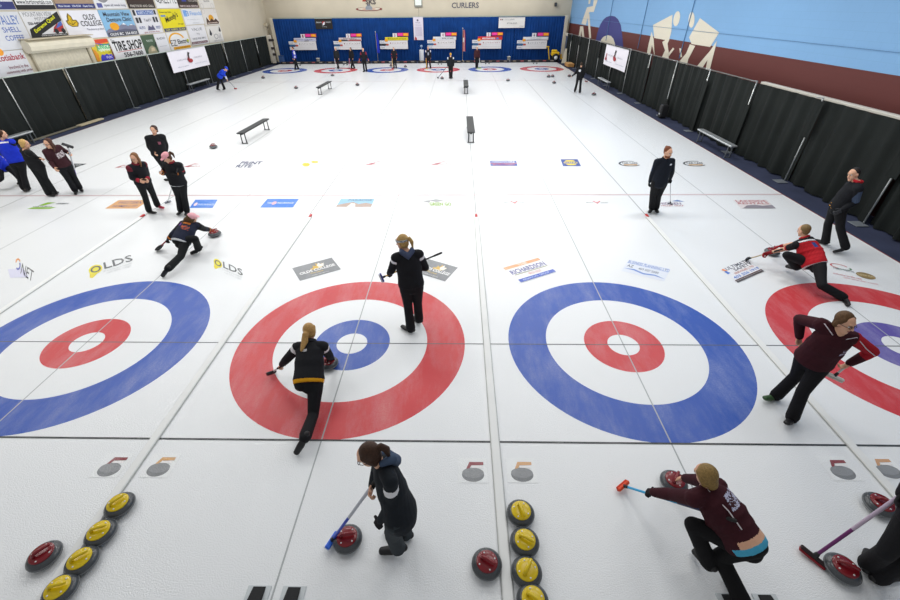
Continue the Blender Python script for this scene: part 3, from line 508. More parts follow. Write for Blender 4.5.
# lettering and club emblem on the cream end wall
x0,x1,z0,z1=back(451.7,2.6,478.7,7.9,42.28); ORG['wall_back']=(0,0,0)
printed(Frame((x0,42.28,z0),(x1-x0,0,0),(0,0,z1-z0),.002),[(T,'CURLERS',0,0,1,1,'44475c',.012)],wb,(0,0,0))
x0,x1,z0,z1=back(353.5,-10,382.5,11,42.28); F=Frame((x0,42.28,z0),(x1-x0,0,0),(0,0,z1-z0),.003)
printed(F,[(E,.5,.1,.5,.095,'7c2a2c'),(E,.5,.11,.42,.075,'d6cfbe'),(E,.5,.1,.26,.05,'c9a48c'),(P,[(.37,.06),(.63,.06),(.62,.2),(.56,.27),(.44,.27),(.38,.2)],'8d939c'),(R,.44,.25,.56,.33,'70757e'),(P,[(.28,.46),(.42,.46),(.42,.56),(.3,.6)],'a8402c'),(T,'SKS',.4,.32,.78,.56,'4a4448',.03)],wb,(0,0,0))
x0,x1,z0,z1=back(413.8,-7,422.4,7,42.2)
t=thing('wall_light_box','pale green lit panel in a grey frame high on the end wall','panel',((x0+x1)/2,42.2,z0))
MB().box(((x0+x1)/2,42.22,(z0+z1)/2),(x1-x0,.1,z1-z0),bevel=.03).build('frame',M('8f9189',.6),t)
MB().box(((x0+x1)/2,42.16,(z0+z1)/2+.03),(x1-x0-.16,.04,z1-z0-.2),bevel=.01).build('pane',M('e6f0e8',.3),t)
MB().loft([((x0+x1)/2,42.2,z0),((x0+x1)/2,42.2,3.6)],[.012,.012],seg=6).build('cable',M('8a857a',.6),t)
x0,x1,z0,z1=back(554.2,2.8,557,6.2,42.2)
t=thing('wall_speaker','small dark loudspeaker high on the end wall, upper right','speaker',((x0+x1)/2,42.2,z0))
MB().box(((x0+x1)/2,42.15,(z0+z1)/2),(.22,.2,.3),bevel=.03).build('cabinet',M('2a2b2e',.5),t); MB().box(((x0+x1)/2,42.03,(z0+z1)/2),(.16,.02,.22),bevel=.005).build('grille',M('45474b',.7),t)
# ------------------------------------------------------------------ scoreboards
heads=['c9c9dc','cfc4c8','d8c81e','d8dadf','cf2a2c','dcdde2']
desc=['lilac headed','white and maroon headed','yellow headed','plain white headed','red headed','silver headed']
sb=[(294,317,41.5,50),(338.8,361.8,41.2,49.5),(385,408,40.6,49),(432.8,455.5,40.2,48.5),(477.8,501,40,48.7),(522.8,546.4,40.4,48.8)]
for i,(xa,xb,yt,ybm) in enumerate(sb):
    x0,x1,z0,z1=back(xa,yt,xb,ybm,41.2); w=x1-x0; h=z1-z0
    t=thing('scoreboard','white curling scoreboard, '+desc[i]+', '+['far left','second from the left','third from the left','fourth from the left','fifth from the left','far right'][i]+' on the blue curtain','scoreboard',((x0+x1)/2,41.25,z0),'scoreboards on the far curtain')
    Y=41.25; q=ORG[t.name]
    MB().box(((x0+x1)/2,Y,(z0+z1)/2),(w,.05,h),bevel=.01).build('score_panel',M('e4e2e4',.5,var=.03,scale=2),t)
    F=Frame((x0,Y-.026,z0),(w,0,0),(0,0,h),.002)
    printed(F,[*[(T,str(q_+1),.22+.075*q_,.62,.255+.075*q_,.78,['8a8a94','7c5054','a07070','7a6a58','a05a60','6a6a74'][i],.0) for q_ in range(10)],(R,.16,.5,.98,.515,'c4c2c6'),(R,.16,.25,.98,.265,'c4c2c6')],t,q)
    MB().box((x0+w*.52,Y-.02,z1+.14),(w*1.02,.05,.27),bevel=.01).build('header_board',M(heads[i],.5,var=.03),t)
    F=Frame((x0+.02,Y-.047,z1+.01),(w*1.0,0,0),(0,0,.26),.002)
    it=[[(T,'NATIONAL TEAM TRIALS',.08,.3,.9,.7,'7078a8'),(R,.48,.0,.68,.2,'2f2f34')],[(P,[(0,0),(.5,0),(.35,.4),(0,.5)],'2c2a2e'),(P,[(.4,0),(1,0),(1,.4),(.5,.45)],'a8484a'),(T,'RIVER CURLING',.2,.5,.8,.85,'6a4a4e')],[(T,'MERCHANTS OF OLDS',.12,.3,.92,.72,'6a6a1e')],[(T,'BANK OF OLDS',.4,.35,.9,.75,'3f4248',.02)],[(R,.18,.2,.72,.66,'f0dedf'),(T,'CREDIT UNION',.2,.28,.7,.6,'b03a40'),(E,.82,.42,.06,.3,'5a78c8')],[(P,[(0,.05),(.5,.25),(1,.1),(1,.0),(.5,.12),(0,0)],'6a6a88'),(R,0,.0,1,.08,'7a4a50'),(T,'CHRYSLER',.3,.5,.75,.8,'a9aab0')]][i]
    printed(F,it,t,q)
    for zz,nmx in((z0+h*.83,'team_plate'),(z0+h*.2,'team_plate')):
        MB().box((x0-.22,Y-.03,zz),(.62,.03,h*.36),bevel=.006).build(nmx,M('dcdde4',.5),t)
        printed(Frame((x0-.53,Y-.046,zz-h*.15),(.62,0,0),(0,0,h*.3),.002),[(T,'TEAM',.1,.3,.7,.7,'9a9aa4')],t,q)
    MB().box((x0-.1,Y-.03,z0+h*.52),(.78,.03,h*.2),bevel=.005).build('colour_strip',M('35618c' if i!=2 else '2c2c30',.5),t); MB().box((x0+.2,Y-.05,z0+h*.52),(.24,.02,h*.17),bevel=.004).build('colour_tab',M('c0503c',.5),t)
    MB().box((x0+.12,Y-.05,z1+.02),(.27,.04,.2),bevel=.006).build('hammer_tab',M('f0a21e',.5),t)
    xc=x0+w*.45; MB().box((xc,Y,z1+.42),(.4,.05,.32),bevel=.01).build('number_plate',M('dfdde2',.5),t)
    printed(Frame((xc-.2,Y-.028,z1+.27),(.4,0,0),(0,0,.3),.002),[(T,str(i+1),.36,.1,.64,.9,'8e3a48' if i!=5 else '3a3c44',.04)],t,q)
    cx=x0+w*.82; MB().box((cx-.02,Y,z1+.47),(1.06,.04,.26),bevel=.008).build('colour_card_holder',M('c22a3a',.5),t)
    MB().box((cx-.27,Y-.03,z1+.47),(.48,.03,.2),bevel=.006).build('pink_card',M('f03ca0',.5),t); MB().box((cx+.25,Y-.03,z1+.47),(.46,.03,.2),bevel=.006).build('orange_card',M('f8a62a',.5),t)
# ------------------------------------------------------------------ things along the far wall
t=None
for i in range(6):
    x=XL+(i+.5)*(XR-XL)/6
    t=thing('bumper_board','low dark bumper rail behind the ice, '+['at the far left house','at the second far house','at the third far house','at the fourth far house','at the fifth far house','at the far right house'][i],'bumper',(x,39.75,0),'bumper rails behind the far houses')
    MB().box((x,39.75,.1),((XR-XL)/6-.16,.16,.2),bevel=.02).build('rail',M('1d1f26',.6),t)
    for k in range(6): MB().box((x-1.75+k*.7,39.665,.12),(.3,.02,.08),bevel=.004).build('label_strip',M(['8a7a6a','a8525a','b9b4ae','7a6660','a8525a','8f857c'][k],.6),t)
for nm_,xy,lab in(('a',(318.3,61.2),'white plastic bucket left of the second far house'),('b',(508.8,60.6),'white plastic bucket between the two right scoreboards')):
    c=WY(xy[0],xy[1],40.6); t=thing('bucket',lab,'bucket',(c[0],40.6,0))
    MB().lathe([(.13,0),(.14,.02),(.17,.36),(.18,.36),(.18,.4),(.16,.4),(.13,.05)],(c[0],40.6,0)).build('tub',M('d9d6cc',.5),t,True)
    MB().loft([(c[0]-.18,40.6,.36),(c[0]-.1,40.45,.24),(c[0]+.1,40.45,.24),(c[0]+.18,40.6,.36)],[.008]*4,seg=6).build('bail_handle',M('8a8a88',.4),t)
x0,x1,z0,z1=back(419.6,48.6,423.8,60.6,40.9); xc=(x0+x1)/2
t=thing('water_stand','narrow white stand with a round top fixture under the tall poster','stand',(xc,40.9,0))
MB().box((xc,40.9,.5),(.4,.4,1.0),bevel=.03).build('cabinet',M('dfe2e6',.5),t); MB().box((xc-.12,40.68,.55),(.05,.03,.8),bevel=.005).build('seam',M('a9b0bc',.5),t)
MB().lathe([(.03,1.0),(.03,1.2),(.1,1.22),(.12,1.3),(.08,1.38),(.0,1.4)],(xc,40.9,0)).build('fixture',M('8fa6c4',.3),t,True)
def flag(px0,px1,pt,pb,lab,c1,c2):
    a=WY(px0,pb,41.0); b=WY(px0,pt,41.0); x=a[0]
    t=thing('flag',lab,'flag',(x,41.0,0)); z=b[2]
    MB().loft([(x,41,.04),(x,41,z)],[.018,.018],seg=8).build('staff',M('b9a878',.4,metal=.4),t,True)
    MB().lathe([(.16,.0),(.16,.03),(.05,.06),(.03,.12)],(x,41,0)).build('base',M('b9a888',.5),t,True); MB().lathe([(.0,z),(.04,z+.03),(.02,z+.1),(0,z+.14)],(x,41,0),12).build('finial',M('d8d2c0',.3),t,True)
    vs=[];fs=[]
    for j in range(15):
        for i in range(9):
            u=i/8; v=j/14; w=.16+.1*v
            vs.append((x+.02+w*u+.02*math.sin(v*5),41-.05+.05*math.sin(u*12+v*3),z-.06-(z*.66)*v))
    for j in range(14):
        for i in range(8): a_=j*9+i; fs.append((a_,a_+1,a_+10,a_+9))
    me=MB().add(vs,fs).mesh('f',ORG[t.name]); o=mesh_obj('cloth',me,[cloth(c1),cloth(c2)],t)
    for p in me.polygons:
        i=p.index%8; j=p.index//8
        if c2!=c1 and (i in(3,4) or (4<j<8 and i<5)): p.material_index=1
flag(378,380,32.5,60,'blue flag hanging on a staff by the yellow headed scoreboard','2a3fc0','2a3fc0')
flag(462.6,465,29,60,'red and white flag hanging on a staff left of the red headed scoreboard','b02228','e4dfe0')
# yellow ice machine in the far right corner
c=WY(557,61,40.3); X0=c[0]-.25
t=thing('ice_scraper','yellow wheeled ice scraper with tall push handle in the far right corner','machine',(X0,40.3,0))
yel=M('e0b51c',.45)
b=MB(); b.box((X0,40.35,.62),(.75,.6,.34),bevel=.08).box((X0-.1,40.35,.86),(.5,.45,.2),bevel=.06); b.build('body',yel,t)
MB().box((X0-.6,40.3,.6),(.09,.12,1.15),ax=(.97,0,.2),ay=(0,1,0),az=(-.2,0,.97),bevel=.02).box((X0-.78,40.3,1.2),(.3,.14,.09),bevel=.02).build('push_handle',yel,t)
AX=[(1,0,0),(0,0,1),(0,-1,0)]
for yy in(39.98,40.68):
    w=MB().lathe([(.15,-.09),(.3,-.1),(.33,-.05),(.33,.05),(.3,.1),(.15,.09)],(X0+.02,yy,.335),28,AX).build('wheel',M('1b1b1d',.7),t,True)
    h=MB().lathe([(.0,-.105),(.16,-.105),(.17,0),(.16,.105),(0,.105)],(X0+.02,yy,.335),20,AX); sub(h,'hub',M('d8dce2',.4),w,ORG[t.name],True)
MB().box((X0+.85,40.3,.26),(.6,.7,.12),bevel=.03).box((X0+.55,40.3,.4),(.12,.3,.4),bevel=.03).box((X0+1.05,40.3,.36),(.1,.5,.16),bevel=.02).build('blade_carriage',M('c79a1e',.5),t)
# loose boards and a pale block by the far right door
t=thing('leaning_board','tall pale tapered board leaning by the far right corner door','board',(15.75,38.7,0))
MB().poly([(15.5,38.5,.02),(15.95,38.5,.02),(15.9,38.75,1.15),(15.75,38.75,1.15)]).add([(15.5,38.56,.02),(15.95,38.56,.02),(15.9,38.81,1.15),(15.75,38.81,1.15)],[(3,2,1,0)]).build('plank',M('d8d0bc',.7),t)
t=thing('wood_crate','low brown wooden block on the carpet at the far right corner','crate',(15.72,36.2,0))
MB().box((15.72,36.2,.14),(.55,1.3,.24),bevel=.02).build('box',M('b0814a',.7,var=.15),t); MB().box((15.72,36.2,.275),(.5,1.25,.03),bevel=.01).build('lid',M('c49a62',.7),t)
# left far corner: post with hung brooms and a blue bin
t=thing('rack_post','white post with dark gear hooked on it, far left corner by the black curtain','post',(-11.75,40.6,0))
MB().box((-11.75,40.6,1.15),(.34,.2,2.3),bevel=.02).build('post',M('d5cfc2',.6),t)
for z,w in((1.9,.5),(1.25,.35),(.75,.3)): MB().box((-11.55,40.45,z),(w,.12,.2),bevel=.04).build('hooked_gear',M('3a3436',.7),t)
t=thing('bin','blue plastic bin at the foot of the far left corner post','bin',(-11.0,40.6,0)); MB().box((-11.0,40.6,.3),(.42,.4,.6),bevel=.04).build('tub',M('3c5a8e',.5),t); MB().box((-11.0,40.6,.62),(.46,.44,.05),bevel=.02).build('lid',M('2f4874',.5),t)
t=thing('wall_lamp','small pale wall fixture above the far left corner post','fixture',(-12.0,41.5,3.0)); MB().box((-11.95,41.0,3.1),(.3,.2,.3),bevel=.05).build('housing',M('bdb39c',.5),t); MB().box((-11.8,40.85,2.9),(.1,.1,.24),bevel=.03).build('arm',M('6a6458',.5),t)
# ------------------------------------------------------------------ benches
def bench(x,y0,y1,lab,top,legc,w=.3,h=.45,x1=None,grp=None):
    t=thing('bench',lab,'bench',(x,(y0+y1)/2,0),grp); x1=x if x1 is None else x1
    d=np.array([x1-x,y1-y0,0.]); L=np.linalg.norm(d); d/=L; n=np.array([-d[1],d[0],0]); c=np.array([(x+x1)/2,(y0+y1)/2,0])
    MB().box(c+[0,0,h-.025],(L,w,.05),ax=d,ay=n,az=(0,0,1),bevel=.012).build('seat',top,t)
    MB().box(c+[0,0,h-.075],(L*.96,w*.3,.05),ax=d,ay=n,az=(0,0,1),bevel=.01).build('apron',legc,t)
    for s in(-1,1):
        p=c+d*(s*(L/2-.18))
        b=MB()
        for k in(-1,1): b.loft([p+n*k*w*.32+[0,0,.012],p+n*k*w*.3+[0,0,h-.05]],[.022,.02],seg=8)
        b.loft([p-n*w*.42+[0,0,.016],p+n*w*.42+[0,0,.016]],[.016,.016],seg=8); b.build('leg_frame',legc,t,True)
    return t
bk=M('2b2e30',.6); bl=M('1c1e20',.5); alu=mat('aluminium',S('b9bdbf'),.4,.6,var=.05); alul=M('5a5f66',.5)
g='black benches standing on the ice'
bench(-2.47,11.75,14.3,'black bench on the ice at the left, nearer one',bk,bl,.28,x1=-2.4,grp=g)
bench(-2.47,22.8,25.3,'black bench on the ice at the left, farther one',bk,bl,.28,x1=-2.4,grp=g)
bench(6.58,11.75,14.55,'black bench seen end on in the middle of the ice, nearer one',bk,bl,.3,grp=g)
bench(6.55,22.75,25.4,'black bench seen end on in the middle of the ice, farther one',bk,bl,.3,grp=g)
bench(15.52,9.68,12.1,'silver bench on the carpet strip along the right curtain',alu,alul,.24)
bench(15.5,24.0,26.2,'silver bench by the right curtain beyond the white banner',alu,alul,.24)
bench(-11.3,24.3,26.9,'grey bench by the left curtain under the white banner',alu,alul,.26)
bench(-11.3,9.9,12.3,'grey bench by the left curtain behind the blonde woman',alu,alul,.26)
t=thing('plank','long pale plank lying along the foot of the left curtain','plank',(-11.45,14.6,0)); MB().box((-11.45,15.6,.05),(.25,1.5,.06),bevel=.01).build('board',M('b5a98c',.7,var=.1),t); MB().box((-11.5,13.6,.04),(.14,2.6,.05),bevel=.01).build('thin_board',M('6b6759',.7,var=.1),t)
t=thing('carry_case','small dark case standing on the carpet by the right curtain','case',(15.75,16.1,0)); MB().box((15.72,16.1,.3),(.34,.3,.56),bevel=.05).build('case_body',M('18191c',.6),t); MB().loft([(15.68,16.1,.57),(15.7,16.1,.66),(15.8,16.1,.66),(15.82,16.1,.57)],[.014]*4,seg=6).build('handle',M('2a2b2e',.5),t); MB().box((15.545,16.05,.2),(.012,.1,.06)).build('tag',M('c4c8cc',.5),t)
# ------------------------------------------------------------------ hacks (rubber footholds)
rub=M('1d1e20',.8,var=.15,scale=40)
def hack(x,y,s,lab):
    t=thing('hack',lab,'hack',(x,y,0),'rubber hacks')
    MB().box((x,y-.02*s,.006),(.22,.3,.009),bevel=.002).build('plate',M('ccd3d6',.4),t)
    MB().add([(x-.06,y-.14*s,.01),(x+.06,y-.14*s,.01),(x-.06,y-.14*s,.075),(x+.06,y-.14*s,.075),(x-.06,y-.06*s,.07),(x+.06,y-.06*s,.07),(x-.06,y+.12*s,.012),(x+.06,y+.12*s,.012)],[(0,1,3,2),(2,3,5,4),(4,5,7,6),(0,2,4,6),(1,7,5,3),(0,6,7,1)]).build('foothold',rub,t)
hk={-2:'far left house',-1:'second far house',0:'third far house',1:'fourth far house',2:'fifth far house',3:'far right house'}
for k in(1,2):
    xm={1:4.39,2:8.74}[k]
    hack(xm-.165,-3.56,1,'black rubber hack at the bottom edge, left one of the '+('middle pair' if k==1 else 'pair under the maroon player')); hack(xm+.165,-3.56,1,'black rubber hack at the bottom edge, right one of the '+('middle pair' if k==1 else 'pair under the maroon player'))
for k in range(-2,4):
    for s in(-1,1): hack(k*SW+s*.15,TEE+3.66,-1,'far black rubber hack behind the %s, %s of the pair'%(hk[k],'left' if s<0 else 'right'))
# ------------------------------------------------------------------ curling stones
gran=mat('granite',S('474b4f'),.25,var=.35,scale=160,spec=.5); band=mat('granite_band',S('6c7073'),.5,var=.2,scale=160)
capm={'red':mat('plastic_red',S('7a1620'),.25,spec=.5),'yellow':mat('plastic_yellow',S('d8bc10'),.25,spec=.5)}
bolt=M('e4e4e4',.3)
def make_stone(color):
    t=thing('curling_stone','','stone',(0,0,0))
    MB().lathe([(.0,.004),(.06,.0),(.066,.006),(.09,.012),(.125,.028),(.142,.047),(.1455,.057),(.142,.068),(.13,.088),(.112,.103),(.09,.11),(.0,.111)],seg=40).build('granite_body',gran,t,True)
    MB().lathe([(.1445,.047),(.1468,.052),(.1468,.062),(.1445,.067)],seg=40).build('striking_band',band,t,True)
    MB().lathe([(.102,.106),(.103,.113),(.096,.119),(.05,.122),(0,.123)],seg=32).build('cap',capm[color],t,True)
    MB().loft([(-.056,0,.118),(-.054,0,.144),(-.04,0,.16),(.0,0,.165),(.055,0,.162),(.08,0,.158)],[(.02,.016),(.018,.015),(.018,.014),(.018,.014),(.018,.014),(.015,.011)],lat=(0,1,0),seg=10).build('handle',capm[color],t,True)
    for a in(.8,2.4,4.0,5.5): MB().lathe([(.008,.115),(.008,.1235),(.005,.125),(0,.125)],(.078*math.cos(a),.078*math.sin(a),0),8).build('bolt',bolt,t,True)
    return t
proto={}
def stone(color,x,y,rz,lab,grp=None,tilt=0):
    if color not in proto: o=proto[color]=make_stone(color)
    else: o=copy_tree(proto[color])
    o.location=(x,y,.001); o.rotation_euler=(0,0,rz); tag(o,lab,'stone',grp); 
    if grp is None and 'group' in o: del o['group']
    return o
for i,(p,rz,lab) in enumerate([((118,503),.9,'yellow capped curling stone beside the left divider, farthest of its row'),((99,531),.4,'yellow capped curling stone beside the left divider, second of its row'),((80,559),.7,'yellow capped curling stone beside the left divider, third of its row'),((58,588),.3,'yellow capped curling stone beside the left divider, cut by the bottom edge'),
    ((521,511),-1.3,'yellow capped curling stone beside the middle divider, farthest of its row'),((525,540),-.5,'yellow capped curling stone beside the middle divider, second of its row'),((527,570),1.0,'yellow capped curling stone beside the middle divider, third of its row'),((533,599),-.6,'yellow capped curling stone beside the middle divider, cut by the bottom edge')]):
    c=G(p[0],p[1],.1); stone('yellow',c[0],c[1],rz,lab,'yellow stones along the left divider' if i<4 else 'yellow stones along the middle divider')
SP={}
for nm_,p,rz,lab in [('a',(42,554),.9,'red capped curling stone alone at the lower left edge'),('b',(347,537),.15,'red capped curling stone at the feet of the woman with glasses and ponytail'),('c',(487,562),-.5,'red capped curling stone left of the middle divider at the bottom'),
    ('d',(675,480),.9,'red capped curling stone under the hand of the player in the hack'),('e',(845,567),-.6,'red capped curling stone beside the purple broom at the lower right'),('f',(882,503),-.6,'red capped curling stone at the right edge by the divider'),
    ('p1',(328,361),1.2,'red capped curling stone held by the sliding woman in black, red house'),('p6',(773,250),.9,'red capped curling stone held by the sliding man in red'),('p10',(214,232),.7,'red capped curling stone held by the sliding woman in a pink cap'),
    ('g',(213,145.5),.3,'red capped curling stone alone on the ice left of the black bench')]:
    c=G(p[0],p[1],.1); SP[nm_]=(c[0],c[1]); stone('red',c[0],c[1],rz,lab)
far=[((263,77),'left of the far left house'),((296,87),'in front of the far left house'),((332.4,74.6),'in the front of the second far house'),((357.4,84),'in front of the second far house'),((391,65.3),'behind the third far house, left one'),((405.4,66),'behind the third far house, right one'),((442,77.5),'at the broom of the player walking away'),((508,79.5),'in front of the fifth far house'),((548.6,75.8),'left one of a touching pair near the rightmost house'),((552.6,75.6),'right one of a touching pair near the rightmost house'),((554.2,81.9),'alone in front of the far right house'),((569.4,75.4),'left of the man by the right curtain'),((594,93.5),'in front of the man by the right curtain')]
for i,(p,lab) in enumerate(far):
    c=G(p[0],p[1],.1); stone('red',c[0],c[1],i*1.1,'dark curling stone on far ice, '+lab,'stones on the far ice')
